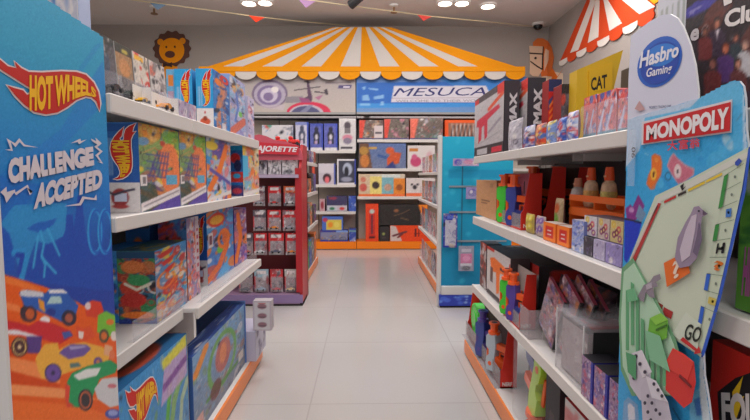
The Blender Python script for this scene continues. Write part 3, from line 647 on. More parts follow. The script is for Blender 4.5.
carton('toy_box', 'small pale mauve clear-fronted box last on the left top shelf', 'toy box', -.77, -.715, ya, 2.96, zs, 1.68, {'x+': Cv(12, 60, (190, 180, 206)).collage(5, [(130, 130, 180), (220, 200, 210), (200, 110, 120)], 16, .08).noise(5)}, (180, 176, 200), GU)
y0 = 1.40
carton('toy_box', 'tall pale blue catalogue-like box above the flame display panel at the top left', 'toy box', -.93, -.82, 1.36, 1.42, zs, 1.98, {'y-': Cv(30, 60, (170, 180, 206)).rect(0, 0, 1, .55, (186, 184, 200)).rect(0, .8, .8, 1, (206, 150, 60)).rect(.1, .6, .7, .78, (40, 120, 190)).collage(4, [(140, 160, 200), WHT, (80, 130, 190)], 18, .08).frame(.015, WHT)}, (160, 170, 200))
# ------------------------------------------------------------ px-mapped display standees
def seg_uv(X, y0, y1, z0, z1):
    def f(px, py): p = PX(px, py, X); return ((p.y-y0)/(y1-y0), (p.z-z0)/(z1-z0))
    return f
def standee_panel():
    X = -.700; o = Vector((X, 1.0, 0))
    t = thing('display_standee', o, 'blue racing display panel with flame emblem and toy cars, nearest on the left', 'display panel')
    y0 = PX(3, 300, X).y; y1 = PX(107.5, 176, X).y; z0 = .02; z1 = 1.82
    # outline with sloped top
    e1 = PX(105, 40, X); e0 = PX(45, 0, X); sl = (e0.z-e1.z)/(e0.y-e1.y)
    ztop = lambda y: e1.z + sl*(y-e1.y)
    w, h = 110, 560
    cv = Cv(w, h); m = seg_uv(X+.004, y0, y1, z0, z1)
    q = lambda P: [m(*p) for p in P]
    def pg(P, c, a=1): cv.poly(q(P), c, a)
    top = np.array((40, 150, 188.)); mid = np.array((34, 120, 196.)); low = np.array((36, 66, 160.))
    v = cv.V[..., None]; va = m(60, 60)[1]; vb = m(60, 190)[1]; vc = m(60, 285)[1]
    cv.a = np.where(v > vb, mid+(top-mid)*np.clip((v-vb)/(va-vb), 0, 1), low+(mid-low)*np.clip((v-vc)/(vb-vc), 0, 1))
    pg([(103, 60), (107, 100), (60, 150), (0, 190), (0, 175), (60, 130)], (30, 116, 196), .55)
    pg([(0, 175), (40, 185), (0, 240)], (28, 100, 190), .6)
    pg([(95, 45), (103, 42), (80, 75), (60, 95)], (30, 128, 190), .5)
    zz = lambda P, ox=0, oy=210, s=4.2: [(ox+x/s, oy+y/s) for x, y in P]
    pg(zz([(-60, 60), (0, 60), (40, 90), (90, 170), (60, 170), (60, 260), (-60, 260)]), (32, 84, 180))
    pg(zz([(0, 60), (60, -20), (280, -30), (280, 110), (240, 150), (150, 130), (90, 290), (40, 100)]), (50, 150, 206), .75)
    pg(zz([(265, 110), (275, 80), (278, 20), (305, 20), (310, 80), (320, 0), (325, -60), (342, -60), (350, 0), (360, 110), (380, 160), (440, 180), (465, 140), (470, 340), (100, 300), (150, 170)]), (34, 76, 172), .95)
    pg(zz([(110, 80), (140, 60), (170, 50), (200, 45), (240, 35), (225, 60), (200, 80), (160, 95)]), (32, 96, 186))
    for P in ([(170, 90), (185, 140), (175, 190), (190, 230), (185, 280)], [(175, 200), (235, 265)], [(200, 80), (250, 190)], [(160, 110), (140, 240)]):
        cv.line(q(zz(P)), .0016, (60, 160, 214))
    cv.line(q(zz([(60, 180), (100, 175), (112, 200), (90, 290)])), .004, (44, 140, 206)); cv.line(q(zz([(72, 190), (95, 190), (80, 260)])), .003, (34, 70, 170))
    for dx in (0, 42):
        P = [(400+dx+28*math.cos(a), 90+90*math.sin(a)) for a in np.linspace(0, 6.3, 24)]
        cv.line(q(zz(P)), .0028, (50, 150, 214)); cv.line(q(zz([(x+5, y) for x, y in P])), .0015, (34, 90, 186))
    # orange tracks
    cv.poly(q([(-12, 270), (30, 282), (60, 292), (100, 315), (122, 330), (124, 560), (-12, 560)]), (230, 92, 24))
    pg([(0, 274), (40, 288), (40, 292), (0, 282)], (238, 120, 50)); pg([(0, 300), (20, 306), (20, 312), (0, 308)], (240, 130, 70)); pg([(0, 355), (35, 362), (60, 378), (60, 384), (0, 368)], (244, 140, 80))
    pg([(0, 383), (60, 388), (100, 400), (60, 398), (0, 394)], (245, 150, 90)); pg([(0, 368), (60, 384), (60, 388), (0, 383)], (214, 74, 20)); pg([(8, 400), (80, 405), (110, 416), (110, 440), (8, 425)], (238, 110, 40))
    pg([(0, 330), (12, 350), (20, 355), (0, 358)], (214, 74, 22))
    k = lambda P: [(x/3.815, 310+y/3.815) for x, y in P]
    B = lambda P: [(x/4.2, 210+y/4.2) for x, y in P]
    def el(px, py, rx, ry, c, n=20): pg([(px+rx*math.cos(2*math.pi*i/n), py+ry*math.sin(2*math.pi*i/n)) for i in range(n)], c)
    # blue and white truck-like racer
    el(28, 313, 8, 9, (60, 50, 60)); pg(B([(80, 345), (110, 335), (190, 350), (210, 330), (270, 335), (300, 370), (330, 400), (310, 470), (280, 480), (200, 440), (100, 400)]), (44, 92, 176))
    pg(B([(85, 338), (110, 335), (180, 345), (185, 365), (120, 365), (85, 360)]), (206, 206, 214)); pg(B([(200, 335), (265, 333), (285, 350), (210, 350)]), (226, 222, 226)); pg(B([(195, 395), (215, 362), (255, 362), (262, 392)]), (176, 206, 206)); pg(B([(160, 370), (185, 385), (190, 430), (165, 410)]), (230, 150, 50))
    el(30, 314, 7, 8, (70, 48, 60)); el(30, 314, 4.5, 5.5, (196, 92, 50)); el(69, 318, 7.5, 8, (52, 46, 66)); el(69, 318, 4, 4.6, (170, 90, 70)); el(51, 312, 5, 4, (40, 60, 140)); el(45, 320, 5, 4, (240, 230, 230))
    # green one at right rear and red one
    pg([(85, 305), (92, 300), (101, 302), (104, 312), (96, 318), (86, 316)], (214, 62, 40)); el(88, 306, 3, 4, (226, 200, 200)); pg([(98, 315), (106, 311), (116, 316), (118, 330), (108, 338), (97, 332)], (120, 186, 60)); el(104, 336, 5, 7, (90, 80, 60)); el(104, 336, 3, 4, (214, 110, 50)); el(114, 336, 3.4, 5, (226, 214, 206)); el(110, 322, 4, 3, (220, 120, 50))
    # red racer
    pg(k([(-10, 35), (60, 45), (110, 60), (150, 40), (200, 50), (270, 80), (280, 100), (230, 130), (150, 110), (0, 85)]), (204, 44, 52)); pg(k([(0, 78), (60, 75), (150, 100), (150, 115), (80, 95), (0, 92)]), (228, 220, 224)); pg(k([(100, 100), (160, 100), (155, 165), (105, 165)]), (90, 62, 130))
    el(19.5, 347, 8.5, 10, (70, 44, 50)); el(19.5, 347, 7, 8.4, (214, 180, 110)); el(19.5, 347, 5.6, 7, (76, 46, 50)); el(19.5, 347, 1.8, 2.4, (230, 200, 150)); pg(k([(235, 85), (265, 80), (278, 98), (245, 112)]), (70, 90, 160)); pg(k([(290, 60), (320, 70), (345, 60), (365, 100), (320, 120), (290, 100)]), (224, 80, 44)); pg(k([(300, 80), (320, 84), (316, 112), (300, 106)]), (232, 214, 206))
    # yellow racer
    pg(k([(135, 185), (150, 160), (170, 130), (220, 125), (225, 150), (265, 130), (320, 122), (390, 140), (420, 165), (410, 205), (330, 215), (240, 245), (215, 265), (160, 262), (145, 230)]), (236, 172, 66)); pg(k([(225, 165), (245, 145), (275, 130), (330, 132), (348, 148), (320, 175), (262, 188)]), (112, 88, 158)); pg(k([(262, 140), (320, 136), (330, 142), (270, 152)]), (170, 160, 200))
    el(53, 373, 8.5, 9.5, (80, 60, 100)); el(53, 373, 7, 8.2, (110, 80, 160)); el(53, 373, 2, 2.5, (60, 50, 90)); el(98, 362, 4.4, 5, (110, 80, 140)); el(98, 362, 2, 2.4, (190, 120, 90)); pg(k([(265, 205), (300, 200), (310, 215), (270, 222)]), (90, 120, 120))
    # green racer
    pg(k([(255, 275), (275, 240), (330, 215), (420, 190), (450, 210), (440, 240), (380, 262), (350, 340), (300, 372), (255, 365), (262, 320)]), (40, 152, 92)); pg(k([(280, 250), (330, 225), (385, 220), (370, 250), (300, 268)]), (226, 226, 222)); el(85.5, 400, 7.5, 11, (60, 52, 56)); el(85.5, 400, 5.8, 9, (196, 100, 66)); el(85.5, 400, 4.4, 7, (60, 52, 56)); pg(k([(250, 280), (268, 290), (262, 350), (285, 368), (255, 372), (248, 330)]), (220, 70, 50))
    pg(k([(360, 300), (390, 262), (450, 255), (470, 280), (468, 360), (420, 372), (372, 340)]), (206, 204, 206)); el(112, 386, 4.5, 2.2, (200, 110, 120)); el(113, 414, 8, 5, (70, 84, 170)); el(113, 413, 5, 3, (150, 160, 210)); pg(k([(400, 130), (430, 140), (425, 180), (395, 170)]), (230, 170, 130)); el(112, 355, 3, 5, (226, 120, 80))
    # lower area kept as track + more cars below frame
    pg([(20, 440), (90, 430), (110, 470), (30, 480)], (44, 92, 176)); pg([(30, 500), (100, 490), (110, 530), (40, 540)], (236, 172, 66))
    cv.noise(3, 1)
    Y = cv.U*(y1-y0)+y0; Z = cv.V*(z1-z0)+z0; keep = (Z < sl*(Y-e1.y)+e1.z)
    zt0, zt1 = ztop(y0), ztop(y1)
    WB = (200, 206, 210)
    MB().prism([Vector((X-.012, y, z_)) for y, z_ in ((y0, z0), (y1, z0), (y1, zt1), (y0, min(zt0, z1)))], (.0158, 0, 0), PRINT, (46, 146, 186), WB).build('panel', t, o)
    sh = MB().sheet(lambda u, v: Vector((X+.004, y0+(y1-y0)*u, z0+(z1-z0)*v)), cv, keep=keep).build('printed_picture', t, o)
    MB().box(X-.013, X+.006, y0-.008, y0, z0, min(zt0, z1), WHITE).build('edge_trim', t, o)
    # emblem
    g = lambda P: [PX(x/5.25, 50+y/5.25, X+.005) for x, y in P]
    E = [(-70, 20), (-20, 35)]+FL[1:30]+[(0, 100), (-40, 60)]
    m_ = MB(); lift = Vector((.0008, 0, 0))
    m_.poly(g(off(E, 9)), c=(216, 200, 200)); m_.poly([p+lift for p in g(E)], c=(186, 26, 16))
    def tp(x): return np.interp(x, [150, 250, 350, 430, 470, 505], [128, 136, 126, 145, 172, 215])
    def bt(x): return np.interp(x, [150, 240, 320, 400, 450, 505], [322, 318, 292, 254, 238, 250])
    def tm(d):
        def f(u, v): x = 155+u*350; y = bt(x)*(1-v)+tp(x)*v; return PX(x/5.25, 50+y/5.25, X+.0066+d)
        return f
    addtext(m_, 'HOT WHEELS', tm(0), (232, 172, 10), .05); m_.build('flame_logo', t, o)
    m2 = MB(); C = lambda x, y: PX(x/4.67, 130+y/4.67, X+.0066); PK = (206, 194, 200)
    addtext(m2, 'CHALLENGE', quadmap((40, 255), (440, 165), (435, 76), (38, 133), C), PK, .07); addtext(m2, 'ACCEPTED', quadmap((157, 372), (478, 272), (478, 179), (172, 250), C), PK, .07)
    for P in ([(22, 92), (50, 90), (40, 62), (30, 38), (70, 62), (90, 38), (115, 68), (180, 82), (110, 76), (92, 55), (72, 80), (50, 55), (60, 98)], [(330, 62), (375, 40), (378, 52), (405, 44), (370, 66), (362, 56)], [(425, 40), (450, 52), (445, 35), (475, 62), (455, 80), (480, 100), (458, 120), (482, 158), (452, 146), (470, 150), (445, 118), (466, 100), (440, 78), (455, 68), (430, 52)], [(2, 290), (30, 265), (32, 290), (70, 278), (72, 292), (130, 255), (146, 300), (152, 285), (140, 305), (125, 268), (75, 305), (66, 292), (45, 320), (30, 340), (20, 308)], [(300, 356), (370, 342), (385, 310), (440, 318), (450, 300), (452, 328), (395, 322), (378, 352)]):
        m2.poly([C(*p) for p in P], c=PK)
    m2.build('slogan_lettering', t, o)
standee_panel()
# ------------------------------------------------------------ toy blasters and trays
def blaster(name, label, loc, L, body, nose, grip, rz, rx=0, ry=0, group=None, cat='toy blaster', W=.04):
    """side profile in local x(length)-z, thickness along y; nose at +x"""
    t = thing(name, loc, label, cat, group, rz=rz, rx=rx, ry=ry)
    def pr(P, c, w, nm, par=t, y=0):
        m = MB(); mat = pm('plastic_'+str(c), c, .35, coat=.2)
        m.prism([Vector((x*L, -w/2+y, z*L)) for x, z in P], (0, w, 0), mat); m.prism([Vector((x*L*.96, -w*.62+y, z*L*.96+.03*L*.3)) for x, z in P], (0, w*1.24, 0), mat)
        return m.build(nm, par)
    b = pr([(-.46, .1), (-.46, .32), (-.34, .36), (-.18, .33), (-.12, .27), (-.02, .27), (.04, .35), (.26, .35), (.32, .28), (.32, .12), (.16, .1), (.06, .1), (-.1, .12), (-.3, .14)], body, W, 'body')
    pr([(.02, .1), (.14, .1), (.12, -.16), (.0, -.14)], nose, W*.7, 'magazine')
    pr([(-.3, .14), (-.14, .13), (-.2, -.14), (-.3, -.2), (-.38, -.16)], grip, W*.8, 'grip')
    m = MB(); N = pm('plastic_'+str(nose), nose, .35, coat=.2)
    m.cyl((.3*L, 0, .22*L), (.36*L, 0, .22*L), .12*L, .12*L, N, n=12).cyl((.36*L, 0, .22*L), (.5*L, 0, .22*L), .075*L, .075*L, N, n=12).cyl((.5*L, 0, .22*L), (.54*L, 0, .22*L), .11*L, .11*L, N, n=12).build('barrel', t)
    MB().cyl((.541*L, 0, .22*L), (.543*L, 0, .22*L), .06*L, mat=BLK, n=10).build('muzzle', t)
    m = MB(); m.cyl((-.3*L, -W*.66, .24*L), (-.3*L, W*.66, .24*L), .045*L, mat=N, n=10).build('side_knob', t)
    m = MB(); m.prism([Vector((x*L, -.004, z*L)) for x, z in [(-.16, .08), (-.04, .08), (-.04, -.06), (-.08, -.08), (-.16, -.04), (-.16, -.02), (-.08, -.05), (-.06, .05), (-.16, .05)]], (0, .008, 0), N).build('trigger', t)
    MB().box(-.25*L, .1*L, -.006, .006, .335*L, .4*L, N, bev=.003).build('sight_rail', t)
    return t
REDC = pm('red_tray_card', (212, 44, 30), .45); REDD = pm('dark_red_card', (150, 30, 24), .5)
def tray(label, x0, x1, y0, y1, z0, h, group, backc=(60, 44, 44), txt=True, name='display_tray'):
    """red card tray for blasters; opens toward the aisle (-x)"""
    o = Vector((x0, y0, z0)); t = thing(name, o, label, 'display tray', group)
    w = x1-x0; d = y1-y0
    MB().box(x0, x1, y0, y1, z0, z0+.008, REDC).build('tray_floor', t, o)
    for y in (y0, y1-.004):
        P = [(x0, z0), (x1, z0), (x1, z0+h), (x1-w*.6, z0+h), (x0+w*.12, z0+h*.36), (x0, z0+h*.3)]
        s = MB().prism([Vector((x, y+.004, z)) for x, z in P], (0, -.004, 0), REDC).build('side_panel', t, o)
        if txt and y == y0:
            m = MB(); addtext(m, 'NERF', paramap((x0+w*.12, y-.0012, z0+h*.04), (w*.6, 0, 0), (0, 0, h*.07)), (232, 220, 216), .03); m.build('lettering', s, o)
    MB().box(x1-.004, x1, y0+.005, y1-.005, z0+.008, z0+h, pm('backing_card_'+str(backc), backc, .6)).build('back_card', t, o)
    MB().box(x0, x0+.002, y0+.005, y1-.005, z0+.008, z0+h*.28, MILKY).build('front_window', t, o)
    return t
OG = (240, 96, 36); LG = (70, 200, 60); BL = (56, 70, 150); LIME = (176, 214, 60); PU = (84, 66, 150)
# ---- right middle shelf (z .95)
zs = .951
def XR_(px, py, X): return PX(px, py, X)
yn = PX(496, 221, .717).y
carton('shipping_carton', 'plain brown cardboard carton standing at the far end of the right middle shelf', 'carton', .717, .80, yn, 3.0, zs, 1.175,
       {'x-': Cv(24, 30, (196, 146, 104)).rect(.3, .42, .7, .46, (110, 76, 54)).rect(.3, .36, .6, .38, (130, 90, 64)).rect(.7, .8, .85, .9, (170, 126, 92)).noise(3), 'y-': Cv(8, 10, (150, 104, 72))}, (170, 122, 86), flap=True)
GTR = 'red blaster trays on the right middle shelf'
tray('red tray with green and blue blasters, nearest the brown carton', .706, .80, 2.09, 2.48, zs, .262, GTR, (170, 90, 110))
tray('red blaster tray right behind the first one on the right middle shelf', .825, .925, 2.13, 2.45, zs, .29, GTR)
tray('third red blaster tray, at the back of the right middle shelf', .95, 1.05, 2.13, 2.45, zs, .29, GTR)
for i, (y, bc, lb) in enumerate(((2.36, LG, 'green toy blaster with orange nozzle standing in the first red tray'), (2.2, BL, 'blue toy blaster with orange nozzle standing in the first red tray'))):
    blaster('toy_blaster', lb, (.752, y, .952+.12), .25, bc, OG, bc if i else (60, 60, 120), -math.pi/2+.6, 0, -math.pi/2, 'blasters in the first red tray', W=.036)
for i, (x, lb) in enumerate(((.873, 'dark toy blaster with orange nozzle in the second red tray'), (.998, 'dark toy blaster with orange nozzle in the third red tray'))):
    blaster('toy_blaster', lb, (x-.01, 2.25, .952+.15), .27, (70, 40, 44), OG, (50, 36, 40), -math.pi/2+.6, 0, -math.pi/2, 'blasters in the rear red trays', W=.036)
def sack(name, label, x, y, z0, w, h, d, cv, group, cat='toy pack', yaw=0, mat=None):
    """pillow shaped pack facing -x"""
    def P(sx):
        def mp(u, v):
            k = math.sin(math.pi*min(max(u, 0), 1))**.45*math.sin(math.pi*min(max(v, 0), 1))**.45
            return Vector((-sx*d*.5*k, (0.5-u)*w*(1-.1*math.sin(math.pi*v)), h*v))
        return mp
    m = MB(); m.sheet(P(1), cv, mat); m.sheet(P(-1), Cv(8, 8, (150, 140, 150)), mat)
    ob = m.build(name, smooth=True); ob.location = (x, y, z0); ob.rotation_euler = (0, 0, yaw); return tag(ob, label, cat, group)
def yx(px, X): return PX(px, 176, X).y
# flower packs
for i, (a, b, yt, cc, lb) in enumerate(((524, 533, 217, (214, 196, 60), 'yellow flower-patterned pouch beside the red trays on the right middle shelf'), (534, 544, 219, (110, 70, 160), 'purple flower-patterned pouch on the right middle shelf'))):
    ya, yb = yx(b, .70), yx(a, .70); cv = Cv(14, 14, (190, 170, 160) if i else (176, 150, 80))
    for u, v in ((.3, .3), (.7, .4), (.3, .75), (.72, .8)): cv.ell(u, v, .2, .16, cc).ell(u, v, .06, .06, (230, 220, 200))
    sack('flower_pouch', lb, .715, (ya+yb)/2, zs, yb-ya-.008, .085, .03, cv, 'flower pouches')
for i, (a, b) in enumerate(((546, 559), (560, 573))):
    ya, yb = yx(b, .70), yx(a, .70)
    cv = Cv(20, 20, (240, 124, 40)).rect(.2, .2, .8, .8, (206, 44, 34)).rect(.35, .35, .65, .42, WHT).rect(.35, .55, .65, .62, WHT)
    carton('snack_toy_box', ('left' if i == 0 else 'right')+' one of the two orange cubes with red squares on the right middle shelf', 'toy box', .695, .745, ya+.003, yb-.003, zs, 1.022, {'x-': cv, 'y-': Cv(8, 8, (226, 110, 40)), 'z+': Cv(8, 8, (216, 200, 190))}, (226, 110, 40), 'orange cubes with red squares')
ya, yb = yx(586, .69), yx(574, .69)
carton('toy_box', 'upright blue and white patterned box right of the orange cubes', 'toy box', .69, .74, ya, yb, zs, 1.055, {'x-': art_busy(61, [(70, 90, 190), (120, 140, 210), WHT], (170, 180, 214), (150, 160, 205), 18, 34, 22, .12), 'z+': Cv(8, 8, (190, 190, 206))}, (120, 130, 190))
FP = [(586, 599, 'white pack with purple and red blossoms next to the blue patterned box'), (600, 612, 'pack with plum and yellow blossoms in the row of flower boxes'), (612.5, 626, 'yellow-cream pack with plum blossoms nearest the board-game panel')]
for i, (a, b, lb) in enumerate(FP):
    ya, yb = yx(b, .70), yx(a, .70); bg = [(206, 200, 206), (196, 180, 170), (206, 186, 130)][i]
    cv = Cv(22, 20, bg)
    for u, v, c_ in ((.3, .35, (120, 40, 90)), (.65, .6, (200, 60, 80)), (.75, .2, (140, 60, 120)), (.25, .8, (220, 180, 60)), (.5, .45, (110, 30, 70))): cv.ring(u, v, .12, .12, .04, c_).ell(u, v, .05, .05, (230, 210, 120))
    carton('flower_box', lb, 'toy box', .70, .77, ya+.001, yb-.001, 1.012, 1.075, {'x-': cv.noise(7), 'y-': cv, 'z+': Cv(8, 8, (110, 96, 110))}, (150, 120, 140), 'flower boxes on the right middle shelf')
for i, (a, b, cc, lb) in enumerate(((586, 595.5, (70, 66, 76), 'small dark clear-fronted box under the flower packs'), (596, 608, (176, 166, 196), 'left of two lavender boxes under the flower packs'), (608.5, 625.5, (150, 136, 190), 'right of two lavender boxes under the flower packs'))):
    ya, yb = yx(b, .69), yx(a, .69)
    carton('small_toy_box', lb, 'toy box', .69, .77, ya+.001, yb-.001, zs, 1.010, {'x-': Cv(18, 14, cc).collage(i, [WHT, (120, 100, 160), (90, 70, 110)], 5, .15).noise(5), 'y-': Cv(6, 6, cc)}, cc, 'low boxes on the right middle shelf')
# orange rack with bottle-shaped packs
o = Vector((.86, 1.55, zs)); t = thing('bottle_rack', o, 'orange rack holding rocket-shaped candy toy packs on the right middle shelf', 'display rack')
RO = pm('orange_rack_plastic', (246, 116, 44), .4)
y0, y1 = 1.41, 1.80
MB().box(.80, .92, y0, y1, zs, zs+.008, RO).build('rack_floor', t, o)
MB().box(.80, .92, y0, y1, zs+.125, zs+.13, RO).build('rack_shelf', t, o)
for y in (y0, (y0+y1)/2-.003, y1-.006): MB().box(.80, .92, y, y+.006, zs+.008, zs+.175, RO).build('upright', t, o)
MB().box(.798, .802, y0, y1, zs+.155, zs+.178, RO).build('front_rail', t, o)
MB().box(.916, .922, y0, y1, zs+.13, zs+.178, RO).build('back_rail', t, o)
MB().box(.798, .80, y0, y1, zs+.10, zs+.125, RO).build('lower_rail', t, o)
def bottle(lb, x, y, z0, h, r, c1, c2, capc, grp):
    t = thing('rocket_pack', (x, y, z0), lb, 'toy pack', grp)
    MB().lathe([(r*.8, 0), (r, h*.08), (r, h*.45), (r*.85, h*.6), (r*.5, h*.68)], 0, 0, 0, pm('bottle_'+str(c1), c1, .25, noise=.3, nscale=40)).build('bottle', t)
    MB().lathe([(r*1.01, h*.14), (r*1.02, h*.18), (r*1.02, h*.4), (r*1.01, h*.42)], 0, 0, 0, pm('label_'+str(c2), c2, .5, noise=.35, nscale=60)).build('sleeve', t)
    MB().lathe([(r*.62, h*.68), (r*.62, h*.76), (r*.5, h*.98), (r*.42, h)], 0, 0, 0, pm('cap_'+str(capc), capc, .4)).build('cap', t)
    m = MB(); m.box(-r*.63, -r*.6, -r*.35, r*.35, h*.76, h*.8, PRINT, (236, 190, 150)); m.build('cap_label', t)
GB = 'rocket-shaped packs in the orange rack'
for i, (px_, lb) in enumerate(((578, 'rocket-shaped pack, left of the tall ones on the orange rack'), (591, 'rocket-shaped pack with red cap, middle of the orange rack'), (609, 'rocket-shaped pack with red cap at the right end of the orange rack'))):
    y = PX(px_, 190, .86).y; bottle(lb, .86, max(y, 1.445), zs+.131, .15 if i else .11, .027, [(220, 214, 210), (240, 214, 180), (240, 210, 170)][i], [(214, 210, 220), (236, 190, 110), (220, 210, 120)][i], [(220, 150, 120), (246, 100, 50), (246, 100, 50)][i], GB)
for i, y in enumerate((1.47, 1.54, 1.66, 1.73)):
    bottle(['rocket-shaped pack low in the orange rack, at its near end', 'second rocket-shaped pack from the near end, low in the orange rack', 'third rocket-shaped pack from the near end, low in the orange rack', 'rocket-shaped pack low in the orange rack, at its far end'][i], .845, y, zs+.009, .112, .026, (240, 206, 150), (226, 200, 110), (220, 60, 50), 'rocket-shaped packs low in the rack')
ya, yb = yx(571, .78), yx(558, .78)
sack('candy_pouch', 'pale green and orange pouch leaning left of the orange rack', .775, (ya+yb)/2+.02, zs, .075, .16, .035, Cv(14, 22, (214, 190, 150)).ell(.5, .4, .3, .25, (130, 180, 80)).ell(.5, .75, .3, .12, (226, 110, 60)).noise(8), None)
# ---- right top shelf (z 1.315)
zs = 1.318
def gun_art(w, h, bg=(196, 190, 192), gun=(200, 50, 70), dark=(56, 48, 50)):
    c = Cv(w, h, bg).grad((176, 170, 172), bg); c.rect(0, 0, 1, .16, dark).rect(0, .9, 1, 1, dark, .8)
    c.poly([(.1, .62), (.85, .72), (.9, .66), (.5, .56), (.5, .3), (.4, .26), (.38, .5), (.3, .48), (.28, .28), (.16, .22), (.18, .5), (.08, .52)], gun)
    c.line([(.55, .72), (.95, .84)], .03, (220, 90, 60)).line([(.55, .36), (.9, .5)], .02, (150, 140, 150)).rect(.8, .86, 1, 1, (214, 60, 54)).rect(0, .9, .16, .98, (206, 60, 60))
    c.rect(.12, .04, .5, .13, (190, 186, 190), .9).rect(.66, .03, .96, .12, (196, 44, 60)); c.line([(.2, .22), (.9, .32)], .006, (150, 146, 150))
    return c.noise(6, 2)
yn = PX(503, 151, .70).y; yf = yx(474, .70)
DG = (58, 52, 58)
wN = abs(PY(519, 120, yn).x-.70)
ob = carton('blaster_box', 'x', 'toy box', .70, .70+wN, yn, yf, zs, 1.685, {'x-': gun_art(40, 76), 'y-': Cv(12, 60, DG).rect(0, 0, .06, 1, (40, 36, 40))}, DG, 'upright dark blaster boxes',
       text=[('y-', 'MAX', .36, .36, .84, .84, (196, 190, 194), dict(up=True, bold=.05))])
ob['label'] = 'dark blaster box with red gun picture at the far end of the right top shelf'
yn2 = 2.30; x2 = PY(528, 80, yn2).x; x3 = PY(546, 80, yn2).x
ob = carton('blaster_box', 'second upright dark blaster box, taller-looking, right of the first on the right top shelf', 'toy box', x2, x3, yn2, yn2+.5, zs, 1.685, {'x-': gun_art(30, 70), 'y-': Cv(12, 60, (54, 50, 58))}, DG, 'upright dark blaster boxes',
       text=[('y-', 'MAX', .34, .38, .82, .86, (200, 194, 198), dict(up=True, bold=.05))])
c = Cv(22, 50, (196, 40, 36)).rect(0, .82, 1, 1, (40, 48, 90)).poly([(0, .7), (.4, .78), (0, .55)], (60, 70, 120))
for k in range(4): c.line([(.1, .35+.09*k), (.7, .48+.1*k)], .02, (236, 120, 50))
x4 = PY(549, 80, 2.12).x; x5 = PY(562, 80, 2.12).x
carton('toy_box', 'red box with orange streaks behind the clear bags on the right top shelf', 'toy box', x4, x5, 2.12, 2.2, zs, 1.64, {'y-': c}, (150, 40, 40))
c = Cv(30, 44, (90, 84, 96)).collage(66, [(60, 56, 66), (180, 176, 170), (190, 60, 50), (110, 110, 130)], 18, .14).rect(0, .86, 1, 1, (44, 38, 44)).poly([(.7, 0), (1, 0), (1, 1), (.85, 1)], (196, 40, 40)).rect(.5, .9, .85, .97, (150, 140, 140))
x6 = PY(562, 80, 2.0).x; x7 = PY(585, 80, 2.0).x
carton('toy_box', 'dark-topped grey and red box left of the yellow board on the right top shelf', 'toy box', x6, x7, 2.0, 2.09, zs, 1.595, {'y-': c.noise(8)}, (140, 40, 40))
# yellow machine box
Yc = 1.93; t = thing('truck_toy_box', PY(600, 130, Yc), 'yellow slanted construction-toy box with black lettering above the bagged toys', 'toy box'); o = t.location
YC = pm('yellow_print', (206, 166, 34), .45); C = lambda x, y, d=0: PY(x, y, Yc-d)
P = [C(577, 70), C(623, 50), C(612, 96), C(612, 150), C(577, 150)]
zb = 1.318; P[3].z = zb; P[4].z = zb; P[4].x = P[0].x
MB().prism([p+Vector((0, .07, 0)) for p in P], (0, -.07, 0), YC).build('carton', t, o)
MB().prism([C(588, 71, .0), C(611, 62.5), C(611, 93), C(588, 97)], (0, -.012, 0), pm('yellow_plate', (214, 168, 30), .4)).build('raised_plate', t, o)
m = MB(); addtext(m, 'CAT', quadmap((591, 91), (607, 88), (607, 74), (591, 78), lambda x, y: C(x, y, .0128)), (44, 38, 34), .03); m.build('lettering', t, o); m = MB(); m.poly([C(595, 91, .0127), C(599, 84, .0127), C(604, 89.5, .0127)], c=(226, 184, 40)); m.build('emblem_triangle', t, o)
carton('toy_box', 'dark brown box behind the board-game header on the right top shelf', 'toy box', .93, 1.10, 1.6, 1.7, zs, 1.585, {'y-': Cv(24, 30, (70, 54, 36)).collage(8, [(160, 120, 50), (40, 34, 34), (120, 90, 50)], 12, .14)}, (70, 56, 40))
# clear bags along the front
BG = [(505, 519, 120, (180, 174, 182), 'clear bag of grey toy parts beside the dark blaster boxes'), (520, 531, 126, (110, 120, 170), 'clear bag of blue toy parts, second of the row'), (532, 542, 124, (190, 110, 90), 'bag of red-brown toy parts, third of the row'), (543, 552, 121, (120, 140, 190), 'bag of pale blue toy parts, fourth of the row'), (553, 562, 118, (60, 90, 170), 'bag of dark blue toy parts, fifth of the row'), (562.5, 573, 112, (180, 190, 214), 'white and blue bag next to the pink packs')]
for i, (a, b, yt, cc, lb) in enumerate(BG):
    X = .70; ya, yb = yx(b, X), yx(a, X); h = zpx((a+b)/2, yt, X)-zs
    pal = [[(210, 206, 214), (150, 146, 160)], [(60, 80, 170), (206, 206, 220), (200, 70, 60)], [(206, 60, 40), (60, 100, 180), (236, 190, 90)], [(70, 110, 200), (226, 220, 220), (226, 190, 60)], [(40, 70, 170), (206, 210, 230), (200, 60, 60)], [(60, 90, 180), WHT, (206, 60, 60)]][i]
    sack('bagged_toy', lb+' on the right top shelf', X+.015, (ya+yb)/2, zs, yb-ya-.006, h, .04, Cv(14, 24, cc).collage(i+70, pal, 24, .14).noise(9, i), 'bagged toys on the right top shelf')
PKP = [(573, 586, 97, 'narrow pink pack with blue figures, left of the pink trio on the right top shelf'), (586.5, 605, 92, 'wide pink-red clear pack, middle of the pink trio on the right top shelf'), (605.5, 629, 88, 'pink striped clear pack nearest the white game panel on the right top shelf')]
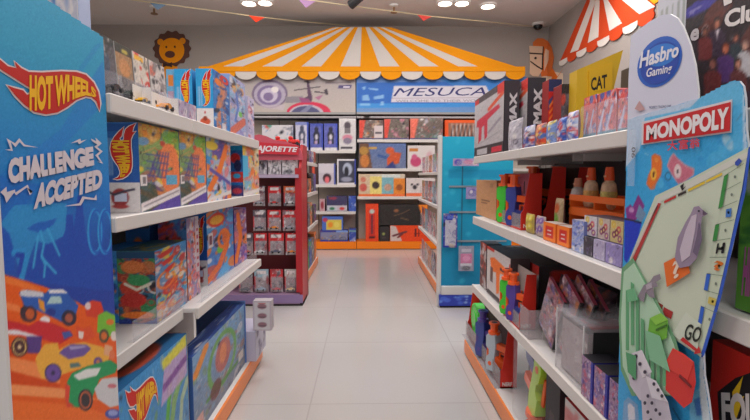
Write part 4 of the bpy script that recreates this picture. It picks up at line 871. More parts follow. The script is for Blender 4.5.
for i, (a, b, yt, lb) in enumerate(PKP):
    X = .72; ya, yb = yx(b, X), yx(a, X); h = zpx((a+b)/2, yt, X)-zs
    c = Cv(30, 34, (216, 80, 76)).grad((190, 110, 130), (222, 84, 78)); c.collage(80+i, [(220, 200, 214), (110, 130, 190), (226, 110, 100), (236, 150, 120), (200, 60, 60), (70, 90, 170)], 40, .1)
    c.rect(0, 0, 1, .16, (60, 140, 160), .8).line([(.1, .2), (.3, .6)], .05, (200, 200, 226)).line([(.5, .2), (.75, .65)], .05, (190, 190, 220))
    if i == 2: 
        for k in range(6): c.rect(.3+.1*k, .45, .33+.1*k, 1, (190, 100, 120), .8)
    t = thing('clear_toy_pack', (X+.06, (ya+yb)/2, zs), lb, 'toy pack', 'pink clear packs on the right top shelf', rz=-math.pi/2)
    w = yb-ya-.006; MB().box(-w/2, w/2, -.03, .05, 0, h, PRINT, (206, 90, 90), bev=.004).sheet(paramap((-w/2, -.0306, 0), (w, 0, 0), (0, 0, h)), c.noise(8, i)).build('card_box', t)
    MB().box(-w/2, w/2, -.045, -.032, 0, h*.8, ACET, bev=.005).build('clear_cover', t)
# ---- right lower shelf (z .525)
zs = .528
c = Cv(16, 40, (120, 70, 66)).collage(90, [(200, 80, 70), (190, 186, 186), (60, 50, 56)], 20, .12)
ya, yb = yx(488, .70), yx(478, .70)
carton('blaster_box', 'reddish-brown blaster box at the far end of the right lower shelf', 'toy box', .70, .79, ya+.003, YRe-.02, zs, .80, {'x-': c, 'y-': Cv(8, 20, (60, 50, 54)), 'z+': Cv(8, 8, (60, 50, 54))}, (110, 60, 60))
c = Cv(40, 56, (206, 198, 196)).rect(0, 0, 1, .07, (110, 100, 104)).poly([(.15, .78), (.35, .84), (.9, .76), (.92, .64), (.6, .6), (.58, .2), (.46, .14), (.44, .56), (.3, .54), (.28, .36), (.18, .34), (.2, .6)], (238, 116, 44)).rect(.16, .3, .3, .6, (80, 70, 76), .8).rect(.6, .66, .9, .72, (60, 50, 56)).rect(0, .93, .35, 1, (206, 60, 50)).rect(.7, .28, .86, .6, (176, 166, 170)).rect(.05, .03, .6, .1, (60, 54, 58))
ya = yx(512.5, .695); yb = yx(488.5, .695)
carton('blaster_box', 'white box with an orange blaster picture, second on the right lower shelf', 'toy box', .695, .79, ya, yb-.004, zs, .80, {'x-': c.noise(4), 'y-': Cv(10, 30, (80, 70, 74)), 'z+': Cv(14, 14, (64, 52, 56))}, (90, 76, 78))
carton('blaster_box', 'grey-black blaster box lying behind the upright ones on the right lower shelf', 'toy box', .80, 1.05, 2.1, 2.75, zs, .78, {'x-': gun_art(30, 30), 'z+': Cv(8, 8, (70, 60, 64)), 'y-': Cv(12, 20, (70, 60, 64)).rect(.2, .7, .8, .9, (206, 60, 50))}, (74, 64, 68))
tray('red tray holding a green and an orange-purple blaster on the right lower shelf', .664, .735, 1.955, 2.2, zs, .245, None, (190, 180, 176))
blaster('toy_blaster', 'green toy blaster in the red tray on the right lower shelf', (.70, 2.13, zs+.11), .22, LG, OG, LG, -math.pi/2+.6, 0, -math.pi/2, W=.03)
blaster('toy_blaster', 'purple toy blaster with orange nozzle in the red tray on the right lower shelf', (.70, 2.03, zs+.11), .22, PU, OG, BL, -math.pi/2+.6, 0, -math.pi/2, W=.03)
blaster('toy_blaster', 'orange toy blaster lying deep on the right lower shelf behind the leaning packs', (.98, 1.62, zs+.05), .26, (226, 84, 40), OG, (170, 50, 30), 1.3, 1.57)
tag(MB().box(.662, .664, 1.84, 1.945, zs, .65, MILKY).box(.664, .72, 1.84, 1.842, zs, .65, MILKY).build('clear_divider'), 'upright milky plastic divider beside the red tray on the right lower shelf', 'shelf divider')
# leaning patterned packs
for i, (px_, X, hh, rx_) in enumerate(((549, .71, .2, .32), (560, .73, .23, .38), (571, .76, .24, .42), (583, .80, .22, .45))):
    y = PX(px_, 260, X).y
    c = Cv(24, 38, (150, 110, 120)).collage(100+i, [(200, 60, 80), (216, 200, 206), (60, 50, 70), (206, 120, 60), (110, 90, 150)], 50, .07)
    w, d = .15, .012; hh += .03; rx_ += .12; t = thing('dart_pack', (X, y+.02, zs+.008+.078*math.sin(rx_)), ['patterned dart pack leaning next to the clear divider', 'second leaning patterned dart pack', 'third leaning patterned dart pack', 'fourth leaning patterned dart pack, nearest the clear box'][i]+' on the right lower shelf', 'toy pack', 'leaning dart packs', rz=-math.pi/2, rx=0, ry=rx_)
    MB().box(-w/2, w/2, 0, d, 0, hh, PRINT, (150, 60, 80)).sheet(paramap((-w/2, -.0006, 0), (w, 0, 0), (0, 0, hh)), c.noise(9, i)).build('card', t)
    MB().box(-w*.4, w*.4, -.012, -.001, .02, hh*.7, ACET, bev=.003).build('blister', t)
    MB().box(w/2, w/2+.008, 0, d, 0, hh, BLK).build('dark_edge', t)
for i, (x, y, c_) in enumerate(((.92, 1.75, (70, 50, 66)), (.95, 1.42, (60, 56, 70)), (.86, 1.9, (80, 44, 52)))):
    sack('bagged_toy', ['dark bagged toy deep on the right lower shelf behind the divider', 'dark bagged toy deep on the right lower shelf behind the clear box', 'dark red bagged toy deep on the right lower shelf behind the red tray'][i], x, y, zs, .2, .24, .08, Cv(20, 24, c_).collage(110+i, [(120, 60, 60), (90, 90, 110), (40, 36, 44), (150, 70, 50)], 20, .13), None)
# clear storage case
xa, ya = .665, PX(582, 382, .665).y; yb = PX(556, 322, .665).y
t = thing('clear_case', (xa, ya, zs), 'large clear plastic case with red and grey print inside on the right lower shelf', 'toy case'); o = t.location
hC = zpx(582, 325, .665)-zs; x1 = .90
MB().box(xa, x1, ya, yb, zs, zs+hC, clearm('case_plastic', (206, 202, 206), .3, .15), bev=.006).build('shell', t, o)
for q in ((xa, ya), (xa, yb-.004), (x1-.004, ya)): MB().box(q[0], q[0]+.004, q[1], q[1]+.004, zs, zs+hC, pm('bright_edge', (214, 210, 212), .2)).build('edge', t, o)
c = Cv(30, 24, (120, 112, 116)).poly([(.15, .2), (.85, .3), (.8, .85), (.2, .8)], (170, 60, 70)).collage(5, [(150, 60, 80), (90, 84, 96), (170, 160, 166)], 12, .12)
MB().box(xa+.02, x1-.01, ya+.01, yb-.01, zs+.006, zs+hC-.03, PRINT, (180, 164, 166)).sheet(paramap((xa+.019, yb-.01, zs+.006), (0, -(yb-ya-.02), 0), (0, 0, hC-.036)), Cv(24, 30, (170, 154, 158)).collage(77, [(190, 176, 180), (150, 120, 130), (160, 150, 160)], 14, .09, .7).noise(4)).sheet(paramap((xa+.0185, ya+.01, zs+hC-.028), (x1-xa-.03, 0, 0), (0, yb-ya-.02, 0)), c).build('contents', t, o)
MB().box(xa-.002, x1+.002, ya-.002, yb+.002, zs+hC-.002, zs+hC+.012, CLEAR, bev=.004).build('lid', t, o)
MB().box(xa+.03, x1-.02, ya-.0015, ya, zs+.05, zs+hC-.02, BLK).build('dark_label', t, o)
# three dark-cornered packs in front
for i, (a, b, yt, yb_) in enumerate(((580, 592, 357, 403), (593, 606.5, 365, 420), (608, 621, 375, 436))):
    X = .662; y0 = PX(b, yb_, X).y; y1 = PX(a, yb_-12, X).y-.002; y1 = min(y1, ya-.003) if i == 0 else y1; y1 = min(y1, prev-.003) if i else y1; prev = y0
    zt = zs+.125
    c = Cv(20, 34, (150, 120, 150)).collage(120+i, [(200, 190, 206), (90, 70, 130), (190, 90, 110), (120, 110, 180)], 34, .09).rect(.84, 0, 1, 1, (50, 50, 150))
    carton('card_game_box', ['first', 'second', 'third'][i]+' small purple-edged card box in front of the clear case', 'toy box', X, X+.09, y0, y1, zs, zt, {'x-': c.noise(8, i), 'z+': Cv(8, 8, (36, 34, 40)), 'y-': Cv(8, 16, (60, 60, 170))}, (40, 38, 60), 'purple-edged card boxes')
# ---- right bottom deck (z .1)
zs = .101
tray('red tray with round-headed green blaster at the far end of the right bottom deck', .69, .775, 2.30, 3.1, zs, .30, None, (70, 50, 50))

m = MB(); G = pm('plastic_'+str(LG), LG, .35)
t = thing('toy_blaster', (.735, 2.93, zs+.052), 'green blaster with big ribbed round drum in the far red tray, right bottom deck', 'toy blaster')
m.cyl(Vector((-.034, -.0, .12)), Vector((.02, 0, .12)), .1, .1, G, n=28)
for i in range(24):
    a = i*math.pi/12; m.cyl(Vector((-.037, .088*math.cos(a), .12+.088*math.sin(a))), Vector((-.03, .088*math.cos(a), .12+.088*math.sin(a))), .008, mat=G, n=6)
m.cyl(Vector((-.04, 0, .12)), Vector((-.03, 0, .12)), .05, .05, G, n=20); m.build('drum', t)
MB().box(-.02, .02, -.02, .02, -.042, .03, G).build('grip', t); MB().box(-.01, .03, -.10, .10, .09, .15, G, bev=.01).build('body', t)
blaster('toy_blaster', 'blue and purple toy blaster in the far red tray on the right bottom deck', (.735, 2.66, zs+.14), .28, BL, PU, PU, -math.pi/2+.6, 0, -math.pi/2, W=.045)
blaster('toy_blaster', 'orange-nosed grey toy blaster nearest in the far red tray on the right bottom deck', (.735, 2.42, zs+.15), .27, (176, 190, 200), OG, OG, -math.pi/2+.6, 0, -math.pi/2, W=.045)
tag(MB().box(.686, .688, 2.3, 3.12, zs, zs+.1, MILKY).box(.66, .686, 2.3, 3.12, zs, zs+.001, MILKY).build('shelf_riser'), 'low milky plastic riser along the far end of the right bottom deck', 'shelf riser')
# card with lime blaster
y = PX(532, 385, .72).y
for i, (yy, x) in enumerate(((y, .73),)):
    t = thing('carded_blaster', (x, yy, zs), 'tall black card pack holding a lime and orange blaster on the right bottom deck', 'toy pack', rz=-math.pi/2)
    MB().box(-.13, .13, .02, .024, 0, .40, pm('black_card', (48, 44, 48), .5)).build('card', t)
    MB().box(-.13, .13, -.055, .018, 0, .40, ACET, bev=.01).build('blister', t)
blaster('toy_blaster', 'lime green toy blaster with orange details inside the black card pack', (.722, y+.0, zs+.22), .36, LIME, OG, (50, 70, 140), -math.pi/2, .0, math.pi/2+.25, W=.04)
carton('toy_box', 'plain black upright box right of the lime blaster pack on the right bottom deck', 'toy box', .70, .86, PX(560, 400, .70).y, PX(545, 400, .70).y-.01, zs, .44, {'x-': Cv(16, 30, (44, 40, 46)).rect(.3, .3, .6, .6, (70, 60, 66)), 'y-': Cv(16, 30, (54, 44, 50)), 'z+': Cv(8, 8, (50, 46, 50))}, (46, 42, 46))
ya = PX(600, 470, .70).y; yb = PX(562, 440, .70).y
c = Cv(30, 30, (196, 110, 110)).frame(.1, (176, 50, 54)).rect(.25, .2, .75, .8, (206, 196, 190)).collage(4, [(190, 90, 90), (120, 80, 80)], 8, .1)
carton('toy_box', 'white box with red-framed top at the near visible end of the right bottom deck', 'toy box', .70, .95, 1.30, 1.56, zs, .42, {'z+': c, 'x-': Cv(20, 30, (206, 200, 198)).rect(.1, .8, .9, .86, (180, 60, 60)).collage(6, [(190, 180, 186), (200, 120, 120)], 8, .15), 'y-': Cv(20, 30, (196, 190, 190))}, (190, 80, 80))
# ------------------------------------------------------------ board game standee on the right
def game_standee():
    X = .640; o = Vector((X, 1.1, 0)); t = thing('display_standee', o, 'light blue board-game display panel with red banner and leaning game board', 'display panel')
    # y grows to the left in px here
    N = Vector((-1, 0, 0)); W = lambda k: (lambda x, y: PX(x, y, X-.0012*k))
    # header
    hd = [(629, 128), (630, 80), (632.5, 36), (640, 30), (652, 21), (664, 15), (672, 14), (679, 18), (685, 27), (692, 45), (697, 65), (700, 90), (700, 130)]
    MB().prism([PX(x, y, X+.006) for x, y in hd], (-.004, 0, 0), PRINT, (206, 206, 222), (226, 224, 226)).build('header_card', t, o)
    m = MB(); zz = lambda P, s=3.82: [(600+x/s, y/s) for x, y in P]
    cen = (228, 236); E = []
    for i in range(40):
        a = 2*math.pi*i/40; x = 92*math.cos(a); y = 92*math.sin(a); E.append((cen[0]+x*.93-y*.03, cen[1]+y*1.03-x*.28))
    m.poly([PX(x, y, X+.0012) for x, y in zz(E)], c=(40, 96, 190)); E2 = [(cen[0]+(x-cen[0])*.86, cen[1]+4+(y-cen[1])*.84) for x, y in E]; m.poly([PX(x, y, X+.0006) for x, y in zz(E2)], c=(30, 70, 168))
    E3 = [(cen[0]+6+(x-cen[0])*.7, cen[1]-26+(y-cen[1])*.45) for x, y in E]; m.poly([PX(x, y, X+.0003) for x, y in zz(E3)], c=(46, 120, 206))
    m.build('blue_oval', t, o)
    m = MB(); f = lambda x, y: PX(600+x/3.82, y/3.82, X-.0002)
    addtext(m, 'Hasbro', quadmap((150, 262), (300, 216), (302, 160), (152, 200), f), (226, 222, 232), .03, .15); addtext(m, 'Gaming', quadmap((176, 306), (274, 284), (276, 242), (178, 262), f), (226, 222, 232), .02, .15)
    m.build('lettering', t, o)
    m = MB(); m.poly([f(*p) for p in [(132, 416), (150, 385), (172, 418), (150, 425)]], c=(190, 150, 150)); addtext(m, 'PROPERTY TRADING GAME', quadmap((188, 416), (272, 410), (272, 400), (188, 406), f), (90, 96, 130)); m.build('small_print', t, o)
    # blue panel
    bd = [(617, 470), (618, 420), (620, 330), (624, 240), (628, 120), (640, 116), (700, 98), (724, 85), (733, 81), (739, 81), (743, 86), (745, 98), (746, 130), (748, 146), (743, 190), (731, 246), (718, 300), (708, 335), (703, 352), (704, 375), (708, 398), (712, 430), (714, 470)]
    e = [PX(x, y, X) for x, y in bd]; ys = [p.y for p in e]; zsn = [p.z for p in e]; y0, y1, z0, z1 = min(ys), max(ys), min(zsn), max(zsn)
    # canvas u to the right in the picture = decreasing y
    m_ = lambda px, py: ((y1-PX(px, py, X).y)/(y1-y0), (PX(px, py, X).z-z0)/(z1-z0))
    cv = Cv(120, 330, (52, 160, 216)); q = lambda P: [m_(*p) for p in P]
    cv.collage(200, [(90, 186, 226), (40, 140, 206), (70, 170, 220)], 60, .03, .5)
    cv.poly(q([(640, 116), (700, 96), (740, 78), (748, 100), (628, 150), (628, 118)]), (120, 186, 220), .7)
    cv.poly(q([(620, 100), (702, 96), (690, 108), (645, 118), (640, 150), (620, 175)]), (196, 204, 222), .85); cv.poly(q([(700, 92), (745, 84), (745, 150), (733, 150), (733, 96), (700, 105)]), (90, 180, 224), .6)
    zb = lambda P: [(630+x/6, 130+y/6) for x, y in P]
    cv.poly(q(zb([(130, 155), (150, 140), (185, 155), (197, 195), (190, 270), (160, 320), (150, 355), (125, 360), (98, 325), (110, 270), (130, 230)])), (196, 120, 90)); cv.poly(q(zb([(135, 160), (150, 148), (180, 160), (190, 200), (184, 265), (155, 315), (122, 352), (106, 320), (118, 270), (135, 230)])), (224, 112, 40))
    cv.poly(q(zb(circ(143, 265, 18, 38, 18))), (234, 176, 60)); cv.poly(q(zb([(138, 250), (150, 250), (147, 285), (136, 285)])), (110, 60, 30)); cv.poly(q(zb(circ(160, 180, 12, 14, 12))), (230, 140, 60))
    cv.poly(q(zb([(222, 215), (240, 165), (262, 135), (285, 165), (330, 205), (388, 232), (385, 270), (320, 320), (290, 325), (262, 285)])), (196, 150, 160)); cv.poly(q(zb([(230, 215), (262, 148), (322, 212), (380, 240), (376, 268), (316, 312), (292, 318), (265, 280)])), (200, 110, 130)); cv.poly(q(zb(circ(288, 248, 22, 44, 18))), (222, 200, 200)); cv.poly(q(zb([(284, 235), (293, 235), (291, 260), (283, 260)])), (60, 50, 60))
    zc = lambda P: [(610+x/3.5, 180+y/3.5) for x, y in P]
    cv.poly(q(zc([(55, 100), (72, 85), (80, 95), (100, 50), (122, 90), (108, 130), (85, 142), (60, 140)])), (130, 50, 130)); cv.poly(q(zc(circ(76, 105, 9, 10, 12))), (190, 140, 190)); cv.poly(q(zc([(90, 128), (103, 85), (128, 120), (110, 150)])), (110, 140, 170))
    cv.poly(q(zc([(52, 138), (112, 150), (100, 200), (60, 290), (50, 280)])), (30, 60, 190)); cv.poly(q(zc([(52, 132), (112, 146), (112, 152), (52, 140)])), (30, 40, 70))
    zd = lambda P: [(610+x/3.23, 290+y/3.23) for x, y in P]
    cv.poly(q(zd([(20, 260), (60, 300), (90, 380), (110, 450), (10, 450)])), (60, 160, 214)); cv.poly(q(zd([(45, 360), (60, 345), (90, 370), (95, 430), (40, 440)])), (120, 160, 200)); cv.poly(q(zd([(58, 370), (66, 365), (80, 380), (82, 420), (60, 420)])), (206, 206, 216))
    cv.poly(q([(690, 395), (705, 385), (712, 420), (714, 470), (690, 470)]), (110, 180, 216)); cv.poly(q([(694, 400), (702, 396), (706, 415), (697, 416)]), (50, 110, 180)); cv.poly(q([(700, 352), (704, 350), (708, 400), (714, 440), (705, 440), (700, 395)]), (210, 224, 232))
    cv.poly(q([(744, 86), (748, 100), (748, 200), (744, 200), (743, 100)]), (200, 210, 226), .8)
    cv.noise(4, 2)
    pts2 = [((y1-p.y)/(y1-y0), (p.z-z0)/(z1-z0)) for p in e]
    MB().prism([p+Vector((.004, 0, 0)) for p in e], (-.004, 0, 0), PRINT, (66, 166, 216), (206, 212, 220)).build('panel', t, o)
    MB().sheet(lambda u, v: Vector((X-.0006, y1-(y1-y0)*u, z0+(z1-z0)*v)), cv, keep=cv.inside(pts2, cv.U+.5/cv.w, cv.V+.5/cv.h)).build('printed_picture', t, o)
    # support leg to floor
    MB().box(X+.0, X+.004, PX(704, 400, X).y, PX(622, 400, X).y, 0, PX(650, 465, X).z, PRINT, (60, 150, 206)).build('lower_panel', t, o)
    # banner
    m = MB(); bq = [(642, 145), (731.5, 132.5), (732.5, 99.5), (642.5, 122)]
    m.prism([W(1)(*p) for p in bq], (-.0015, 0, 0), PRINT, (214, 206, 210)); m.prism([W(3)(*p) for p in [(643.5, 143.5), (730, 131), (730.8, 102), (644, 123.8)]], (-.0006, 0, 0), PRINT, (196, 34, 40)); m.build('banner', t, o)
    m = MB(); addtext(m, 'MONOPOLY', quadmap((646, 140.5), (728, 128.5), (729, 106.5), (646.5, 125.5), W(4)), (228, 220, 222), .05); m.build('banner_lettering', t, o)
    m = MB(); addtext(m, '大富翁', quadmap((667, 151), (700, 148), (700, 137.5), (667, 141), W(4)), (206, 60, 74), .02); m.build('chinese_lettering', t, o)
    # game board cut-out
    m = MB(); K = W(6); bo = [(657, 196), (690, 180), (751, 147), (744, 190), (732, 245), (719, 300), (703, 357), (672, 336), (640, 314), (624, 300), (629, 266), (642, 232)]
    m.prism([K(*p) for p in bo], (-.004, 0, 0), PRINT, (196, 206, 184), (48, 80, 170))
    K = W(9.6); L2 = W(10.4)
    edge = lambda P, c, k=K: m.poly([k(*p) for p in P], c=c)
    edge([(659, 197), (690, 181.5), (748, 151), (747, 158), (692, 187), (662, 201), (636, 256), (631, 256)], (206, 206, 196))
    edge([(748, 150), (751, 148), (746, 190), (733, 246), (721, 298), (704, 356), (701, 354), (718, 297), (730, 245), (743, 190)], (50, 90, 190))
    edge([(664, 203), (725, 172), (728, 171), (712, 250), (705, 310), (690, 333), (650, 305), (640, 290), (636, 262)], (200, 208, 188))
    edge([(658, 203), (661, 203.5), (634, 264), (631, 262)], (180, 60, 60), L2); edge([(656, 206), (658, 206), (632, 258), (630, 258)], (206, 190, 180), L2)
    for a, b, c_ in ((664, 676, (190, 50, 50)), (678, 686, (60, 50, 50)), (688, 705, (222, 190, 60)), (706, 722, (222, 190, 60))):
        ya = lambda x: 203-(x-660)*.49
        edge([(a, ya(a)), (b, ya(b)), (b, ya(b)+2.5), (a, ya(a)+2.5)], c_, L2)
    edge([(680, 186), (684, 183), (683, 188), (686, 186), (682, 191)], (40, 36, 40), L2); edge([(735, 162), (739, 158), (742, 161), (738, 166), (735, 165)], (50, 80, 170), L2)
    # right column property cells
    def cell(t0, t1):   # along right edge; returns quad inner strip
        p = lambda t, s: (np.interp(t, [0, 1], [724, 698])+s*np.interp(t, [0, 1], [20, 16]), np.interp(t, [0, 1], [176, 322])+s*np.interp(t, [0, 1], [-13, 10]))
        return p(t0, 0), p(t0, 1), p(t1, 1), p(t1, 0), p
    cols = [(60, 140, 70), (60, 140, 70), None, (60, 140, 70), None, None, (50, 100, 200), None, (50, 100, 200)]
    for i, c_ in enumerate(cols):
        a, b, d, e_, p = cell(i/9, (i+1)/9)
        edge([a, b, (b[0], b[1]+.5), (a[0], a[1]+.5)], (90, 110, 90), L2)
        if c_: m.poly([L2(*k) for k in (p(i/9, 0), p(i/9, .22), p((i+1)/9, .22), p((i+1)/9, 0))], c=c_)
        cc = p((i+.5)/9, .62); m.poly([L2(*k) for k in circ(cc[0], cc[1], 1.2, 1.6, 8)], c=(110, 120, 110))
    edge([p(2.25/9, .45), p(2.3/9, .75), p(2.8/9, .8), p(2.75/9, .5)], (70, 120, 190), L2)
    for Q in ([(.3, 4.2), (.4, 4.2), (.4, 4.45), (.6, 4.45), (.6, 4.2), (.75, 4.2), (.75, 4.8), (.6, 4.8), (.6, 4.6), (.4, 4.6), (.4, 4.8), (.3, 4.8)],): edge([p(t_/9, s) for s, t_ in Q], (30, 30, 34), L2)
    addtext(m, '?', quadmap(p(5.75/9, .3), p(5.8/9, .85), p(5.25/9, .85), p(5.2/9, .3), L2), (206, 110, 40), .03); edge([p(7.3/9, .35), p(7.3/9, .8), p(7.7/9, .8), p(7.7/9, .35)], (200, 180, 90), L2)
    # bottom edge cells and GO
    for a, b, c_ in ((650, 657, (150, 60, 50)), (660, 667, (170, 50, 50))): edge([(a+4, 300+(a-650)*.7), (b+6, 305+(a-650)*.7), (b+4, 312+(a-650)*.7), (a+2, 307+(a-650)*.7)], c_, L2)
    edge([(686, 312), (701, 324), (697, 354), (672, 334)], (206, 214, 196), L2); addtext(m, 'GO', quadmap((683, 339), (699, 343), (703, 328), (687, 323), W(11.4)), (40, 44, 40), .02)
    edge([(680, 340), (683, 337), (697, 349), (699, 346), (701, 353), (694, 354), (695, 351)], (196, 50, 50), W(11.4))
    m.build('game_board', t, o)
    def bit(name, polys, k0):
        mm = MB()
        for i, (P, c_) in enumerate(polys): mm.prism([W(k0+i*.6)(*p) for p in P], (-.0006, 0, 0), PRINT, c_)
        mm.build(name, t, o)
    # green bank note
    bit('bank_note', [([(622, 268), (633, 258), (662, 310), (676, 340), (692, 400), (672, 396), (632, 396), (621, 370), (619, 320)], (110, 160, 120)), ([(624, 272), (634, 263), (660, 312), (674, 345), (688, 396), (634, 392), (623, 366), (621, 320)], (176, 208, 180)),
        ([(626, 290), (629, 292), (629, 350), (626, 350)], (96, 162, 116)),
        ([(631, 282), (634, 284), (634, 345), (631, 345)], (96, 162, 116)),
        ([(636, 296), (639, 298), (639, 356), (636, 356)], (96, 162, 116)),
        ([(641, 318), (644, 320), (644, 362), (641, 362)], (96, 162, 116)),
        ([(646, 334), (649, 336), (649, 372), (646, 372)], (96, 162, 116)),
        ([(651, 342), (654, 344), (654, 380), (651, 380)], (96, 162, 116)),
        ([(657, 346), (660, 348), (660, 384), (657, 384)], (96, 162, 116)),
        ([(663, 352), (666, 354), (666, 386), (663, 386)], (96, 162, 116)),

        ([(627, 290), (634, 288), (638, 300), (628, 302)], (110, 176, 130)), ([(645, 330), (660, 336), (670, 372), (650, 360)], (130, 184, 146)), ([(626, 352), (636, 356), (636, 380), (628, 372)], (80, 150, 104))], 12)
    bit('green_house', [([(650, 318), (661, 313), (668, 320), (667, 338), (657, 342), (648, 334)], (110, 176, 60)), ([(650, 318), (661, 313), (668, 320), (656, 325)], (136, 196, 74)), ([(656, 329), (667, 324), (667, 326), (656, 331)], (60, 110, 40))], 16)
    bit('red_hotel', [([(664, 366), (673, 348), (684, 354), (694, 362), (696, 382), (692, 402), (684, 408), (666, 390)], (206, 50, 46)), ([(664, 366), (673, 348), (694, 362), (688, 380)], (216, 64, 56)), ([(680, 374), (692, 386), (691, 388), (679, 377)], (120, 30, 34))], 17)
    bit('community_card', [([(664, 263), (686, 252), (690, 273), (667, 287)], (226, 110, 44))], 13)
    mm = MB(); addtext(mm, '?', quadmap((673, 280), (681, 275), (680, 258), (672, 263), W(14.6)), (232, 210, 190), .02); addtext(mm, '06', quadmap((631.5, 147), (631.5, 158), (635.5, 158), (635.5, 147), W(4)), (50, 50, 60)); mm.build('card_symbol', t, o)
    # dice
    pip = (60, 56, 70)
    d1 = [([(628, 358), (632, 353), (642, 350), (652, 372), (648, 402), (640, 400), (630, 385)], (196, 188, 200)), ([(632, 353), (642, 350), (652, 372), (643, 378)], (214, 208, 216))]
    for x, y in ((634, 378), (636, 356), (640, 364), (645, 372)): d1.append((circ(x, y, 1.6, 2, 10), pip))
    bit('die', d1, 16)
    d2 = [([(641, 388), (646, 376), (656, 381), (668, 402), (676, 440), (644, 440), (642, 405)], (190, 182, 194)), ([(646, 376), (656, 381), (668, 402), (652, 398)], (212, 206, 214))]
    for x, y in ((654, 384), (658, 390), (662, 396), (648, 396), (652, 403), (656, 410), (660, 414), (645, 403), (648, 412), (651, 420)): d2.append((circ(x, y, 1.4, 1.9, 10), pip))
    bit('die', d2, 20)
    # penguin token
    bit('penguin_token', [([(694, 207), (699, 206), (703, 210), (708, 214), (702, 217), (701, 226), (702, 240), (697, 258), (690, 266), (680, 268), (675, 258), (678, 238), (686, 222), (691, 214)], (150, 134, 156)), ([(692, 216), (697, 214), (695, 232), (690, 256), (682, 262), (680, 250), (686, 230)], (196, 182, 196)), ([(699, 222), (702, 240), (697, 256), (693, 252), (697, 236)], (110, 96, 120)), (circ(699, 211, .9, 1, 8), (50, 44, 54)), ([(703, 210), (708, 214), (703, 215)], (90, 76, 96))], 15)
    bit('dinosaur_token', [([(638, 296), (644, 285), (650, 282), (654, 276), (660, 274), (661, 279), (656, 282), (658, 286), (653, 288), (655, 298), (650, 297), (646, 292), (644, 302), (640, 300)], (140, 130, 140)), ([(646, 285), (652, 282), (652, 288), (647, 290)], (176, 166, 176))], 15)
game_standee()
tag(MB().box(.632, .634, PX(635.5, 150, .633).y, PX(628.5, 150, .633).y, PX(632, 186, .633).z, PX(632, 130, .633).z, ACET).build('acetate_strip'), 'narrow clear acetate shelf tag at the left edge of the board-game panel', 'shelf tag')
# ------------------------------------------------------------ boxes beyond the standee
def bigbox_clue():
    X = .70; y0 = .55; y1 = PX(684, 60, X).y; z0 = 1.318; z1 = 1.88
    mm = lambda px, py: ((y1-PX(px, py, X).y)/(y1-y0), (PX(px, py, X).z-z0)/(z1-z0))
    cv = Cv(100, 130, (44, 30, 36)); q = lambda P: [mm(*p) for p in P]
    zz = lambda P: [(670+x/4.66, y/4.66) for x, y in P]; r = random.Random(4)
    cv.collage(300, [(70, 30, 30), (110, 50, 40), (40, 24, 34), (60, 40, 60), (90, 40, 44)], 60, .08, .7)
    cv.poly(q(zz([(60, 60), (120, 10), (260, -40), (180, 40), (110, 80), (60, 90)])), (64, 56, 150)); cv.poly(q(zz([(90, 60), (150, 30), (152, 34), (92, 66)])), (190, 180, 210))
    def person(px, py, s, coat, skin=(190, 130, 110), hair=(60, 36, 34), shirt=None):
        cv.poly(q(zz([(px-28*s, py+120*s), (px-30*s, py+35*s), (px-14*s, py+22*s), (px+14*s, py+22*s), (px+30*s, py+36*s), (px+28*s, py+120*s)])), coat)
        if shirt: cv.poly(q(zz([(px-7*s, py+22*s), (px+7*s, py+22*s), (px+1*s, py+60*s)])), shirt)
        cv.poly(q(zz(circ(px, py-4*s, 13*s, 19*s, 14))), hair); cv.poly(q(zz(circ(px, py+2*s, 10*s, 15*s, 14))), skin)
    person(222, 110, 1.3, (60, 40, 60), (190, 120, 96), (40, 30, 30), (214, 200, 206)); person(165, 150, 1.1, (120, 40, 40), (150, 90, 70)); person(310, 180, 1.1, (50, 60, 66), (170, 100, 80)); person(352, 215, 1.2, (190, 186, 190), (200, 150, 130), (130, 110, 100)); person(260, 230, 1.3, (84, 50, 110), (196, 110, 80), (120, 50, 30)); person(200, 300, 1.4, (110, 40, 40), (150, 90, 80)); person(320, 300, 1.3, (100, 50, 50))
    cv.noise(6)
    ob = carton('board_game_box', 'dark mystery board-game box with white lettering at the top right', 'board game', X, X+.08, y0, y1, z0, z1, {'x-': cv}, (54, 36, 44))
    m = MB(); f = lambda x, y: PX(670+x/4.66, y/4.66, X-.0015)-ob.location
    addtext(m, 'Clue', quadmap((252, 135), (452, 76), (458, -10), (256, 52), f), (226, 216, 214), .04); m.build('lettering', ob); m = MB(); addtext(m, 'e', quadmap((92, 196), (134, 184), (138, 126), (98, 140), f), (214, 204, 206), .04); m.poly([f(*p) for p in ((248, 0), (290, -15), (288, 12), (252, 28))], c=(226, 216, 214)); m.build('lettering', ob)
bigbox_clue()
c = Cv(30, 50, (206, 206, 214))
for k in range(6): c.rect(.08+.15*k, .1, .14+.15*k, .9, (150, 156, 150), .7)
ya, yb = PX(683, 10, .69).y, PX(655, 22, .69).y
carton('board_game_box', 'pale box with light blue top standing behind the white oval game header', 'board game', .74, .80, ya+.03, yb+.07, 1.318, 1.645, {'x-': c, 'y-': Cv(10, 30, (150, 190, 214)).frame(.06, WHT)}, (196, 206, 214))
